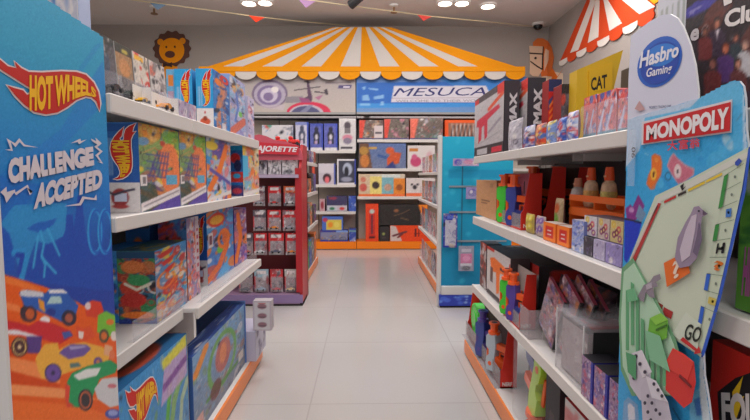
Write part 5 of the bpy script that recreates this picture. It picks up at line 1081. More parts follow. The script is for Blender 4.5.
# green box with purple letters, middle shelf right edge
X = .69; z0 = .953
y1 = PX(737, 280, X).y
c = Cv(30, 60, (100, 160, 60)).collage(7, [(120, 180, 70), (80, 140, 60), (60, 120, 60)], 16, .14)
ob = carton('board_game_box', 'green board-game box with mauve letters, right of the leaning game board', 'board game', X, X+.08, y1-.28, y1, z0, 1.235, {'x-': c}, (90, 150, 60))
m = MB(); f = lambda x, y: PX(x, y, X-.0015)-ob.location
addtext(m, 'POPS', quadmap((748, 240), (741, 292), (751, 302), (764, 246), f) if 0 else quadmap((741, 292), (748, 236), (740, 232), (735, 286), f), (176, 90, 150), .05)
m = MB(); addtext(m, 'HIPPOS', quadmap((741, 296), (764, 300), (768, 250), (745, 246), f), (190, 100, 160), .05); m.build('lettering', ob)
# red box lower shelf
z0 = .53; X = .69; y1 = PX(710, 400, X).y
c = Cv(30, 40, (204, 40, 32)).grad((190, 34, 30), (212, 44, 34)); ob = carton('board_game_box', 'red board-game box with white slanted letters, bottom right corner', 'board game', X, X+.12, y1-.38, y1, z0, .875, {'x-': c, 'z+': Cv(10, 8, (190, 36, 30))}, (196, 36, 30))
m = MB(); f = lambda x, y: PX(x, y, X-.0015)-ob.location
q_ = [(717, 392), (735, 378), (752, 372), (775, 366), (775, 440), (720, 440)]
m.poly([f(*p)+Vector((.0006, 0, 0)) for p in q_], c=(36, 30, 34)); m.poly([f(*p)+Vector((.0003, 0, 0)) for p in [(732, 392), (743, 376), (738, 398), (744, 396), (734, 425)]], c=(236, 196, 40)); m.build('letter_backing', ob); m = MB()
addtext(m, 'FOUR', quadmap((722, 424), (772, 436), (772, 394), (721, 392), f), (226, 218, 216), .05); m.build('lettering', ob)
# ------------------------------------------------------------ back wall fixture
YF = 7.46
def bx(name, label, a, b, yt, yb, Y, depth, art, c=(200, 200, 200), group=None, z0=None, **k):
    m = (yt+yb)/2; x0 = PY(a, m, Y).x; x1 = PY(b, m, Y).x; zz0 = PY(a, yb, Y).z if z0 is None else z0; z1 = PY(a, yt, Y).z
    return carton(name, label, k.pop('cat', 'toy box'), x0+.002, x1-.002, Y, Y+depth, zz0, z1, {'y-': art} if art is not None else {}, c, group, **k)
oB = Vector((0, YW-.2, 0)); xl = PY(236, 200, YF).x; xm = PY(356.5, 200, YF).x; xr = 2.95
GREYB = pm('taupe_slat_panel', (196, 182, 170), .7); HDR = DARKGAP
def bay(label, x0, x1, shelves):
    o = Vector(((x0+x1)/2, YF+.2, 0)); t = thing('wall_shelving', o, label, 'shelving unit')
    zt = PY(300, 80, YF).z
    MB().box(x0, x1, YW-.06, YW-.02, 0, zt, GREYB).build('back_panel', t, o)
    MB().box(x0, x1, YF, YW-.06, .012, .13, ORANGE2).build('kick_board', t, o)
    for x in (x0, x1-.02):
        MB().box(x, x+.02, YW-.10, YW-.06, .13, zt, pm('dark_upright', (64, 60, 62), .5)).build('upright', t, o)
    for i in (1, 2):
        x = x0+(x1-x0)*i/3; MB().box(x-.006, x+.006, YW-.064, YW-.058, .13, 2.2, pm('dark_upright', (64, 60, 62), .5)).build('slot_strip', t, o)
    for z_ in shelves:
        s = MB().box(x0+.01, x1-.01, YF+.01, YW-.065, z_-.02, z_, WHITE).build('shelf', t, o)
        MB().box(x0+.01, x1-.01, YF-.004, YF+.01, z_-.045, z_+.002, WHITE2, bev=.002).build('front_rail', s, o)
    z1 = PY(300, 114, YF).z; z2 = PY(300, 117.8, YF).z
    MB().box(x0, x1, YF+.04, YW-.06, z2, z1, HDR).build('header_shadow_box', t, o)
    return t
zA, zB_, zC_ = PY(330, 150.5, YF).z, PY(330, 184.5, YF).z, PY(330, 211.5, YF).z
zD, zE, zF_ = PY(380, 139.5, YF).z, PY(380, 168.5, YF).z, PY(380, 196.5, YF).z
bay('left bay of the back wall shelving, under the helicopter poster', xl, xm-.004, [zA, zB_, zC_])
bay('right bay of the back wall shelving, under the blue store sign', xm+.004, xr, [zD, zE, zF_])
# header posters
def poster(name, label, a, b, draw):
    x0 = PY(a, 95, YF).x; x1 = PY(b, 95, YF).x; z0 = PY(a, 113, YF).z; z1 = PY(a, 76, YF).z; o = Vector(((x0+x1)/2, YF, z0))
    t = thing(name, o, label, 'sign'); MB().box(x0, x1, YF, YF+.25, z0, z1, pm('poster_box', (150, 140, 138), .6)).build('light_box', t, o)
    MB().box(x0, x1, YF-.012, YF, z0-.02, z0+.015, pm('aluminium_trim', (150, 146, 144), .4, .3)).build('bottom_trim', t, o)
    m = lambda px, py: ((PY(px, py, YF).x-x0)/(x1-x0), (PY(px, py, YF).z-z0)/(z1-z0)); draw(t, o, m, x0, x1, z0, z1)
def d1(t, o, m, x0, x1, z0, z1):
    cv = Cv(130, 46, (176, 164, 158)); q = lambda P: [m(250+x/6.82, 76+y/6.82) for x, y in P]
    cv.grad((186, 174, 166), (172, 160, 160))
    cv.poly(q(circ(135, 125, 122, 100, 40)), (120, 104, 130)); cv.poly(q(circ(135, 130, 108, 88, 40)), (176, 164, 182)); cv.poly(q(circ(132, 135, 84, 70, 30)), (128, 110, 150)); cv.poly(q(circ(130, 135, 60, 52, 30)), (196, 184, 204)); cv.poly(q(circ(125, 145, 34, 30, 20)), (130, 110, 150)); cv.poly(q(circ(170, 95, 26, 22, 16)), (226, 216, 214))
    cv.poly(q([(240, 145), (360, 140), (370, 185), (240, 190)]), (140, 132, 140)); cv.poly(q([(60, 205), (240, 200), (230, 240), (100, 225)]), (196, 180, 190), .7)
    cv.poly(q(circ(400, 255, 150, 75, 40)), (206, 50, 80)); cv.poly(q(circ(385, 262, 118, 62, 40)), (190, 180, 190)); cv.poly(q(circ(380, 268, 100, 58, 40)), (84, 84, 120)); cv.poly(q([(340, 250), (400, 205), (430, 205), (380, 260)]), (130, 130, 160))
    cv.poly(q([(300, 97), (480, 72), (480, 78), (300, 103)]), (60, 52, 60)); cv.poly(q([(385, 30), (398, 30), (425, 150), (420, 180), (370, 185), (340, 170), (395, 140)]), (90, 66, 90)); cv.poly(q([(370, 35), (410, 42), (410, 48), (370, 42)]), (50, 44, 50)); cv.poly(q([(440, 105), (530, 118), (530, 122), (440, 115)]), (60, 52, 60)); cv.poly(q([(505, 100), (525, 88), (535, 130), (515, 130)]), (70, 60, 70)); cv.poly(q([(440, 150), (500, 130), (470, 170)]), (170, 110, 140)); cv.poly(q([(335, 150), (400, 160), (420, 185), (350, 188)]), (150, 80, 120))
    cv.poly(q([(515, 43), (690, 40), (690, 50), (515, 53)]), (120, 110, 118), .8); cv.poly(q([(605, 64), (694, 62), (688, 86), (600, 88)]), (84, 74, 120))
    cv.noise(2); MB().sheet(paramap((x0, YF-.001, z0+.015), (x1-x0, 0, 0), (0, 0, z1-z0-.015)), cv).build('printed_picture', t, o)
    mm = MB(); mm.prism([PY(x, y, YF-.001) for x, y in ((343, 87.8), (349.5, 87.8), (350, 86.2), (343.5, 86.2))], (0, -.002, 0), PRINT, (206, 200, 214)); mm.build('badge_bar', t, o)
poster('picture_sign', 'wide header poster with a red toy helicopter over the left back shelves', 236, 355.5, d1)
def d2(t, o, m, x0, x1, z0, z1):
    cv = Cv(150, 46, (60, 120, 190)); cv.grad((96, 150, 206), (96, 130, 190)); q = lambda P: [m(*p) for p in P]
    cv.poly(q([(357, 83), (525, 81), (525, 104), (357, 106)]), (40, 100, 184)); cv.poly(q([(357, 104), (525, 104), (525, 108), (357, 109)]), (60, 140, 210))
    cv.poly(q([(440, 80), (525, 80), (525, 100), (480, 97)]), (56, 130, 206), .8); cv.poly(q([(394, 86), (486, 86), (492, 98), (492, 103), (391, 103)]), (206, 200, 210))
    for P in ([(362, 87), (366, 87), (365, 90), (363, 90)], [(368, 88), (378, 89), (378, 91), (370, 90)], [(362, 96), (368, 95), (370, 101), (362, 101)], [(374, 97), (384, 95), (384, 99), (374, 100)], [(360, 104), (370, 104), (370, 106.5), (360, 106.5)], [(381, 102), (384, 102), (384, 106), (380, 106)]): cv.poly(q(P), (150, 190, 226), .8)
    cv.poly(q([(357, 109), (525, 107), (525, 112), (357, 113)]), (110, 140, 190), .7)
    cv.noise(2); MB().sheet(paramap((x0, YF-.001, z0+.015), (x1-x0, 0, 0), (0, 0, z1-z0-.015)), cv).build('printed_picture', t, o)
    f = lambda x, y: PY(x, y, YF-.003)
    mm = MB(); addtext(mm, 'MESUCA', quadmap((393, 96.3), (486, 95.3), (486, 87.2), (395, 88), f), (50, 50, 110), .0, .25); mm.build('sign_lettering', t, o)
    mm = MB(); mm.poly([f(391.5, 98), f(491, 97.4), f(491, 97.9), f(391.5, 98.5)], c=(170, 150, 160)); addtext(mm, 'WELCOME TO THEIR WORLD', quadmap((396, 102.3), (488, 101.8), (488, 99.3), (396, 99.8), f), (150, 140, 150), .0); mm.build('small_lettering', t, o)
poster('store_sign', 'long blue header sign with white band and dark lettering over the right back shelves', 356.5, 526, d2)
# --- left bay goods
def robot(w=14, h=20, bgc=(196, 190, 200), fig=(50, 46, 60), side=None, seed=1):
    c = Cv(w, h, bgc); r = random.Random(seed); c.ell(.5, .78, .16, .1, fig).ell(.5, .55, .26, .18, fig).rect(.3, .25, .45, .5, fig).rect(.55, .25, .72, .5, fig).ell(.5, .5, .12, .1, (206, 200, 210)).ell(.45, .3, .12, .07, (210, 170, 190), .8)
    if side: c.rect(.88, 0, 1, 1, side).rect(0, .9, 1, 1, side, .5)
    return c.rect(.05, 0, .95, .12, (214, 208, 210)).noise(6, seed)
GA = 'robot toy boxes on the top back shelf'
bx('robot_box', 'wide white box with vehicle pictures behind the red stand header', 262, 293, 125, 150.5, YF+.02, .2, Cv(24, 20, (206, 200, 204)).collage(3, [(60, 120, 180), (200, 70, 60), (90, 90, 110), (70, 140, 120)], 12, .14), (200, 196, 200), GA, z0=zA)
bx('robot_box', 'blue-edged white robot box, second from the left on the top back shelf', 295.5, 308.5, 122, 150.5, YF+.02, .2, robot(14, 24, (196, 192, 210), (70, 74, 96), (60, 80, 170), 2), (60, 80, 160), GA, z0=zA)
bx('robot_box', 'purple-blue box with a white and black robot, third on the top back shelf', 310, 323, 123.5, 150.5, YF+.02, .2, robot(14, 24, (90, 96, 170), (40, 40, 60), (60, 76, 170), 3), (60, 76, 160), GA, z0=zA)
bx('robot_box', 'purple-blue robot box beside the tall white one on the top back shelf', 324, 337.5, 123.5, 150.5, YF+.02, .2, robot(14, 24, (96, 100, 176), (46, 44, 60), (60, 76, 170), 4), (60, 76, 160), GA, z0=zA)
bx('robot_box', 'tall white box with a dark standing robot, right end of the left top back shelf', 339, 356, 118.5, 150.5, YF+.02, .2, Cv(18, 30, (206, 200, 200)).ell(.5, .78, .2, .12, (84, 76, 84)).rect(.3, .52, .7, .72, (120, 112, 116)).ell(.5, .4, .3, .1, (206, 130, 150)).ell(.5, .3, .25, .1, (130, 120, 140)).rect(.1, .06, .8, .12, (80, 76, 84)).noise(5), (90, 90, 150), GA, z0=zA)
GBk = 'boxes on the second back shelf'
bx('toy_box', 'dark upright box at the left end of the second back shelf', 309, 318, 163, 184.5, YF+.02, .2, Cv(8, 16, (70, 44, 44)).rect(.4, .1, .7, .8, (206, 80, 60)), (50, 40, 44), GBk, z0=zB_)
bx('toy_box', 'white box with a small red and black picture on the second back shelf', 318.5, 335.5, 163.5, 184.5, YF+.02, .2, Cv(18, 20, (206, 198, 206)).rect(0, 0, 1, .55, (196, 186, 196)).ell(.5, .3, .25, .22, (60, 40, 50)).ell(.5, .22, .14, .16, (226, 110, 120)).rect(.92, 0, 1, 1, (80, 90, 160)), (110, 110, 160), GBk, z0=zB_)
bx('toy_box', 'white-framed box with a dark robot photo on the second back shelf', 337, 356, 159, 184.5, YF+.02, .2, Cv(20, 24, (60, 60, 76)).ell(.55, .6, .25, .25, (170, 176, 196)).ell(.5, .5, .12, .2, (40, 40, 50)).ell(.5, .2, .3, .1, (150, 150, 170)).frame(.08, (214, 208, 212)).rect(.93, 0, 1, 1, (60, 70, 150)), (60, 70, 140), GBk, z0=zB_)
GCk = 'building toy boxes on the third back shelf'
bx('toy_box', 'small pink and white box at the left end of the third back shelf', 319.5, 325, 199, 211.5, YF+.02, .2, Cv(8, 12, (190, 150, 156)).ell(.5, .5, .3, .3, (150, 60, 70)), (150, 130, 140), GCk, z0=zC_)
bx('toy_box', 'dark blue building-set box with two small pictures on the third back shelf', 326.5, 347.5, 196, 211.5, YF+.02, .2, Cv(24, 18, (66, 60, 96)).ell(.3, .85, .2, .1, (150, 60, 80)).collage(3, [(120, 70, 60), (60, 80, 90)], 8, .1).rect(.04, .02, .48, .36, (190, 190, 200)).rect(.52, .02, .96, .36, (190, 180, 190)).ell(.26, .18, .12, .1, (60, 120, 90)).ell(.74, .18, .12, .1, (200, 60, 60)), (60, 60, 100), GCk, z0=zC_)
bx('toy_box', 'bright blue box at the right end of the left third back shelf', 348.5, 356, 196, 211.5, YF+.02, .2, Cv(10, 18, (60, 86, 170)).collage(3, [(110, 140, 200), (60, 60, 140)], 6, .2), (60, 80, 160), GCk, z0=zC_)
GD = 'blue boxes on the bottom of the left back bay'
zK = .131
c = Cv(26, 16, (60, 64, 150)).rect(.04, .2, .96, .85, (130, 130, 160)).collage(4, [(200, 170, 90), (90, 90, 100), (190, 120, 60)], 10, .12).rect(0, 0, 1, .12, (50, 60, 160)).rect(.6, .84, 1, 1, (120, 150, 210))
ob = bx('toy_box', 'flat blue building-set box lying on the bottom deck of the left back bay', 320, 348, 230.5, 243, YF+.02, .2, c, (56, 64, 150), GD, z0=zK)
zt_ = PY(320, 230.5, YF+.02).z+.002
c = Cv(24, 16, (80, 110, 190)).rect(.2, .05, .95, .75, (216, 190, 80)).ell(.4, .4, .12, .2, (230, 140, 50)).ell(.7, .4, .14, .22, (226, 206, 100)).ell(.15, .75, .12, .15, (190, 60, 90))
bx('toy_box', 'blue box with yellow figures stacked on the flat blue box in the left back bay', 322, 343, 216.5, 230, YF+.02, .2, c, (90, 110, 180), GD, z0=zt_)
bx('toy_box', 'blue box with teal top stripe at the right end of the left bottom back deck', 349, 364 if 0 else 356, 229, 243, YF+.02, .2, Cv(14, 16, (60, 76, 160)).rect(0, .75, 1, .9, (110, 150, 160)).collage(8, [(120, 140, 200), (190, 190, 210)], 8, .14), (60, 80, 150), GD, z0=zK)
# --- right bay goods
GE = 'pink-edged figure sets on the top right back shelf'
def setart(seed, pal, left=(214, 74, 60)):
    return Cv(26, 20, (110, 96, 90)).collage(seed, pal, 20, .13).poly([(0, 0), (.12, 0), (.26, 1), (0, 1)], left).rect(0, 0, 1, .1, (90, 84, 120)).noise(7, seed)
bx('toy_set_box', 'pink-edged box with orange animal-like art, left on the top right back shelf', 359, 383.5, 120, 139.5, YF+.02, .2, setart(3, [(190, 110, 60), (100, 60, 60), (196, 170, 150)]).rect(.62, .1, .98, .7, (206, 190, 190)).rect(.68, .3, .92, .4, (90, 80, 90)), (190, 80, 70), GE, z0=zD)
bx('toy_set_box', 'pink-edged box with green leafy art, second on the top right back shelf', 384, 409, 119, 139.5, YF+.02, .2, setart(5, [(120, 130, 100), (196, 120, 140), (160, 150, 140), (90, 80, 70)]), (190, 80, 70), GE, z0=zD)
bx('toy_set_box', 'pink-edged box with blue and pink vehicle art, third on the top right back shelf', 410, 443, 118.5, 139.5, YF+.02, .2, setart(8, [(110, 120, 170), (206, 110, 110), (190, 180, 190), (100, 130, 120)], (226, 110, 90)), (200, 100, 80), GE, z0=zD)
c = Cv(28, 18, (150, 100, 80)).rect(0, .85, 1, 1, (230, 90, 30)).rect(0, 0, .1, 1, (226, 84, 30))
for k in range(7): c.line([(.18+.12*k, .1), (.24+.12*k, .7)], .04, (50, 40, 44)).line([(.23+.12*k, .2), (.2+.12*k, .8)], .02, (216, 206, 200))
bx('toy_set_box', 'orange box with black and white striped figures, right on the top right back shelf', 445, 480, 120, 139.5, YF+.02, .2, c, (220, 90, 40), GE, z0=zD)
GF = 'boxes on the second right back shelf'
c = Cv(42, 24).grad((110, 120, 150), (90, 110, 160)).poly([(0, 0), (.28, 0), (.2, 1), (0, 1)], (110, 76, 56)).ell(.12, .3, .1, .26, (196, 120, 60)).ell(.1, .7, .1, .16, (176, 130, 60)).line([(.42, .5), (.7, .38)], .06, (60, 90, 150)).ell(.66, .7, .09, .14, (206, 90, 50)).poly([(.6, .1), (.85, .2), (.9, .6), (.72, .66), (.6, .4)], (200, 84, 44)).poly([(.55, .0), (.8, 0), (.72, .3)], (50, 60, 120)).rect(.2, .74, .38, .86, (190, 150, 80)).noise(6)
bx('toy_set_box', 'wide blue-grey set box with orange art on the second right back shelf', 359, 406, 143, 168.5, YF+.02, .2, c, (90, 80, 90), GF, z0=zE)
bx('toy_set_box', 'white box with pink soft-toy shapes on the second right back shelf', 407.5, 435, 145.5, 168.5, YF+.02, .2, Cv(26, 22, (210, 200, 198)).ell(.3, .3, .2, .22, (190, 70, 110)).ell(.25, .5, .1, .12, (200, 90, 130)).ell(.8, .4, .14, .34, (206, 170, 176)).rect(.08, .72, .36, .86, (190, 120, 60)), (200, 190, 190), GF, z0=zE)
GG = 'orange-banded boxes on the third right back shelf'
c = Cv(44, 24, (206, 190, 170)); c.rect(.0, .12, .24, 1, (206, 180, 150)).rect(.24, .12, .5, .9, (226, 206, 120)).rect(.5, .12, .76, .9, (120, 170, 180)).rect(.76, .12, 1, .8, (220, 130, 50)).ell(.1, .4, .08, .18, (200, 90, 80)).ell(.1, .75, .06, .12, (200, 120, 100)).ell(.37, .5, .08, .16, (60, 50, 50)).ell(.63, .4, .08, .16, (190, 150, 130)).ell(.88, .4, .07, .14, (150, 80, 40)).rect(.5, .86, .9, .98, (206, 210, 206)).rect(0, 0, 1, .13, (226, 110, 60)).noise(6)
bx('toy_set_box', 'wide four-panel pastel box with orange bottom band on the third right back shelf', 358.5, 405, 174, 196.5, YF+.02, .2, c, (220, 150, 90), GG, z0=zF_)
bx('toy_set_box', 'white dotted box with orange band on the third right back shelf', 406, 435, 178, 196.5, YF+.02, .2, Cv(28, 20, (210, 198, 196)).ell(.3, .5, .07, .12, (50, 44, 50)).ell(.2, .65, .04, .06, (50, 44, 50)).ell(.4, .65, .04, .06, (50, 44, 50)).ell(.7, .5, .12, .2, (190, 100, 120)).ell(.85, .7, .05, .1, (160, 60, 70)).rect(0, 0, 1, .16, (226, 110, 70)).noise(5), (206, 180, 170), GG, z0=zF_)
GH = 'boxes at the bottom of the right back bay'
c = Cv(14, 34, (226, 70, 34)).rect(.3, .15, .7, .85, (206, 50, 40)).rect(.42, .2, .58, .7, (110, 50, 60)).ell(.5, .8, .2, .06, (190, 200, 190)).rect(.3, .08, .7, .14, (90, 40, 40)).noise(5)
bx('toy_box', 'tall narrow red-orange box at the left of the right bottom back deck', 365.5, 378.5, 204, 243, YF+.02, .2, c, (220, 70, 40), GH, z0=zK)
c = Cv(16, 24, (52, 46, 48)).ell(.4, .5, .15, .1, (150, 160, 90)).rect(.25, .2, .6, .3, (80, 70, 70)).noise(3)
b1 = bx('toy_box', 'small black box standing beside the tall red-orange one', 379.5, 389.5, 226.5, 243, YF+.02, .2, c, (44, 40, 42), GH, z0=zK)
c = Cv(44, 24, (230, 72, 30)).poly([(0, 0), (.3, 0), (.26, .25), (.14, .95), (0, 1)], (206, 190, 186)).line([(.08, .35), (.4, .6)], .06, (110, 60, 66)).line([(.2, .25), (.3, .45)], .05, (120, 50, 50)).rect(.62, .3, .66, .8, (110, 40, 40)).rect(.7, .3, .74, .8, (110, 40, 40)).rect(.6, .45, .76, .52, (110, 40, 40)).noise(5)
bx('toy_box', 'wide orange box with a dark red blaster picture on the right bottom back deck', 390, 430, 225.5, 243, YF+.02, .2, c, (226, 80, 40), GH, z0=zK)
z2 = PY(379, 225.5, YF+.02).z+.004
c = Cv(46, 22, (48, 42, 42)).poly([(.8, 1), (1, 1), (1, .0), (.92, .2)], (236, 130, 40)).line([(.3, .45), (.5, .6), (.62, .75)], .02, (110, 80, 60)).ell(.35, .7, .05, .08, (140, 90, 60)).line([(.45, .35), (.6, .25)], .02, (130, 100, 70)).noise(4)
bx('toy_box', 'wide black box with orange corner lying on top in the right bottom back deck', 379, 428, 204.5, 225, YF+.02, .2, c, (46, 42, 42), GH, z0=z2)
# ------------------------------------------------------------ red end-cap stand (left middle)
YM = 4.22
def red_stand():
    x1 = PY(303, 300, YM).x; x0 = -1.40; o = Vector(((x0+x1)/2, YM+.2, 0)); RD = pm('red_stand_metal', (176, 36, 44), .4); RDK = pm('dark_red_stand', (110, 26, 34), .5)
    t = thing('display_stand', o, 'red end display stand with arched header and hanging carded cars, left of the aisle', 'display stand')
    zt = PY(300, 157, YM).z
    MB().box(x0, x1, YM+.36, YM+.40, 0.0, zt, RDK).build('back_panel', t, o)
    for xa, xb in ((x0, x0+.025), (x1-.025, x1)):
        P = [(YM-.005, 0), (YM+.4, 0), (YM+.4, zt+.12), (YM+.12, zt+.12), (YM-.005, zt-.1)]
        MB().prism([Vector((xa, y, z)) for y, z in P], (xb-xa, 0, 0), RD).build('side_panel', t, o)
    MB().box(x1-.06, x1-.025, YM, YM+.03, .12, zt-.1, RD).build('front_post', t, o)
    zb = PY(270, 294, YM).z; zk = PY(270, 304.5, YM).z
    MB().box(x0+.026, x1-.026, YM-.03, YM+.36, max(zk, .02), zb, pm('mauve_base', (150, 120, 150), .4)).build('base', t, o)
    MB().box(x0, x1+.004, YM-.034, YM-.03, .03, zb+.0, pm('mauve_base2', (140, 116, 160), .35)).box(x0+.02, x1, YM-.02, YM+.3, 0, .03, DARKGAP).build('base_front', t, o)
    zl = PY(270, 174.5, YM).z
    MB().box(x0+.026, x1-.026, YM-.02, YM+.36, zl-.03, zl, pm('lavender_ledge', (176, 156, 180), .4)).build('top_shelf', t, o)
    # arched header
    H = [(246, 160), (246, 141), (252, 136.5), (259, 134.5), (266, 136), (275, 140), (287, 142), (297, 145), (301, 150), (303, 156), (303, 160)]
    MB().prism([PY(x, y, YM+.03) for x, y in H], (0, -.02, 0), pm('pink_arch', (196, 84, 100), .4)).build('arched_header', t, o)
    B = [(244, 155.5), (244, 141), (299, 145.5), (298.5, 155), (268, 154)]
    h = MB().prism([PY(x, y, YM-.002) for x, y in B], (0, -.012, 0), pm('banner_red', (200, 40, 56), .4)).build('name_plate', t, o)
    m = MB(); addtext(m, 'MAJORETTE', quadmap((250, 153), (297, 153.5), (298, 147), (250, 145), lambda x, y: PY(x, y, YM-.0155)), (226, 214, 218), .04, .2); m.build('name_lettering', h, o)
    hooks = []
    return t, x0, x1, zb, zl
tS, sx0, sx1, szb, szl = red_stand()
def majo_card(seed, w=16, h=22, top=(200, 40, 46)):
    c = Cv(w, h, (150, 130, 134)); c.rect(0, .66, 1, 1, top).rect(.2, .8, .8, .92, (226, 214, 214)); c.collage(seed, [(150, 60, 66), (120, 112, 120), (206, 200, 204), (90, 86, 96)], 8, .13); c.rect(.25, .02, .75, .13, (206, 200, 200)).rect(0, .16, .1, .7, (190, 60, 66)); return c.noise(6, seed)
def hung(px0, px1, yt, yb, lb, seed, cc, top=(200, 40, 46), Y=YM+.05, group='carded cars hanging on the red stand'):
    a = PY(px0, yb, Y); b = PY(px1, yt, Y); w = b.x-a.x
    t = blister_pack('carded_toy_car', lb, ((a.x+b.x)/2, Y, a.z), w-.006, b.z-a.z, 'y-', majo_card(seed, top=top), cc, group, d=.03, white=.62)
    MB().cyl(((0), -.03, (b.z-a.z)*.94), (0, .30-(Y-YM-.05), (b.z-a.z)*.94), .0025, mat=STEEL, n=6).build('hook_rod', t); return t
rows = [(186, 206, [(253, 265), (268, 281), (283.5, 297)], 'top'), (210, 231, [(253, 266), (267.5, 281), (282.5, 296.5)], 'second'), (233, 255, [(241, 253), (254, 267), (268.5, 284), (285.5, 298)], 'third')]
cols_ = [(150, 150, 160), (190, 60, 60), (206, 206, 210), (90, 90, 110), (220, 130, 50)]; kk = 0
for yt, yb, L, rn in rows:
    for i, (a, b) in enumerate(L):
        nm = ['first', 'second', 'third', 'fourth'][i]; dark = (i == 0)
        hung(a, b, yt, yb, 'carded toy car, %s from the left in the %s row of the red stand' % (nm, rn), 400+kk, cols_[kk % 5], (96, 86, 96) if dark else ((214, 96, 50) if kk in (2,) else (200, 40, 46))); kk += 1
for i, (a, b, cc, tp) in enumerate(((238, 252, (80, 80, 90), (90, 84, 90)), (253.5, 268, (150, 170, 190), (150, 176, 190)), (269.5, 282.5, (190, 60, 66), (196, 50, 56)), (284, 297, (226, 190, 130), (190, 180, 176)))):
    Y = YM+.03; A = PY(a, 292, Y); Bq = PY(b, 270, Y)
    blister_pack('carded_toy_car', ['dark carded car standing at the left of the base shelf of the red stand', 'light blue carded car on the base shelf of the red stand', 'red carded car on the base shelf of the red stand', 'carded car with cream label at the right of the base shelf of the red stand'][i], ((A.x+Bq.x)/2, Y+.03, szb+.002), Bq.x-A.x-.006, Bq.z-szb, 'y-', majo_card(430+i, top=tp), cc, 'carded cars on the base of the red stand', d=.05, white=.7)
# items on top ledge
x = sx0+.06
LED = [(256, 267, 157, (160, 156, 164), 'silver-black boxed toy car at the left of the red stand top ledge'), (268, 281, 158, (214, 208, 212), 'white boxed toy car in the middle of the red stand top ledge'), (282, 298, 158, (206, 202, 206), 'white and grey boxed toy car at the right of the red stand top ledge')]
for i, (a, b, yt, cc, lb) in enumerate(LED):
    c = Cv(16, 16, cc).collage(440+i, [(60, 56, 60), (226, 222, 222), (120, 120, 126)], 14, .16)
    bx('boxed_toy_car', lb, a, b, yt, 174.5, YM+.045, .1, c.noise(8), cc, 'boxed cars on the ledge', z0=szl+.001)
for i, (a, cc) in enumerate(((277, (214, 50, 46)), (290, (220, 56, 44)))):
    p = PY(a+4, 142.5, YM+.25); o = Vector((p.x, YM+.25, PY(300, 157, YM).z+.0))
    t = thing('toy_truck', (p.x, YM+.25, szl+.001), ['left', 'right'][i]+' red toy truck standing on the red display stand behind its header', 'toy truck', 'red toy trucks on the stand')
    h0 = PY(300, 146, YM+.25).z-szl
    MB().box(-.05, .05, -.05, .05, 0, h0, pm('red_pedestal_box', (120, 40, 44), .5)).build('pedestal_box', t)
    MB().box(-.055, .055, -.03, .03, h0+.02, h0+.06, pm('truck_red', cc, .3), bev=.01).build('body', t)
    MB().box(-.05, -.01, -.028, .028, h0+.06, h0+.09, pm('truck_red', cc, .3), bev=.008).build('cab', t)
    for wx in (-.035, .035): 
        for wy in (-.03, .03): MB().cyl((wx, wy-.006, h0+.018), (wx, wy+.006, h0+.018), .018, mat=BLK).build('wheel', t)
# ------------------------------------------------------------ middle gondolas
XM = -.67; YM2 = 6.25
gondola('gondola_shelving', 'middle left shelving unit behind the red display stand', -1, XM, -1.12, YM+.42, YM2, [(1.36, .04), (1.0, .04), (.6, .04)], 1.45)
PALS = [[(60, 52, 56), (190, 60, 50), (206, 200, 200), (80, 110, 90)], [(200, 60, 50), (50, 46, 56), (110, 130, 120), (206, 180, 110)], [(210, 205, 205), (40, 40, 44), (70, 90, 150)], [(80, 170, 80), (90, 110, 190), (190, 190, 200)]]
def sidegoods(side, X, y0, y1, z, hmin, hmax, n, seed, where, grp, cat='toy box', name='toy_box'):
    r = random.Random(seed); y = y0; k = 0; ords = ['nearest', 'second from the near end', 'third from the near end', 'fourth from the near end', 'fifth from the near end', 'sixth from the near end', 'seventh from the near end', 'eighth from the near end']
    cn = ['grey', 'red', 'black', 'blue', 'white', 'orange', 'green', 'purple']
    cc_ = [(120, 112, 116), (190, 60, 54), (54, 48, 52), (70, 100, 170), (206, 200, 200), (220, 120, 60), (80, 160, 90), (110, 80, 150)]
    w = (y1-y0)/n
    for i in range(n):
        h = r.uniform(hmin, hmax); j = (seed*3+i*5) % 8; c = Cv(14, 24, cc_[j]).collage(seed*10+i, PALS[(seed+i) % 4]+[cc_[j]], 14, .14).noise(7, i)
        x0, x1 = (X-.1, X) if side < 0 else (X, X+.1)
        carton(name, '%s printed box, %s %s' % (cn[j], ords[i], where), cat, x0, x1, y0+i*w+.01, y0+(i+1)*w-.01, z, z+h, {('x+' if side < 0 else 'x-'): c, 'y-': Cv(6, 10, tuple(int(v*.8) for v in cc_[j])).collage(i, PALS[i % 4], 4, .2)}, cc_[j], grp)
yA, yB = YM+.45, YM2-.03
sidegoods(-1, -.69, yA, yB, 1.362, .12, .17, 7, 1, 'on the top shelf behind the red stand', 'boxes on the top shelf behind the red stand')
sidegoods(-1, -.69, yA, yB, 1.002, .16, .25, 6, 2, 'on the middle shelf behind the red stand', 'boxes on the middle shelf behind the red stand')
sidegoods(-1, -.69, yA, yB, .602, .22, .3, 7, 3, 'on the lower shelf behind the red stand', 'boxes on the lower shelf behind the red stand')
sidegoods(-1, -.69, yA, yB, .102, .3, .42, 6, 4, 'on the bottom deck behind the red stand', 'boxes on the bottom deck behind the red stand')
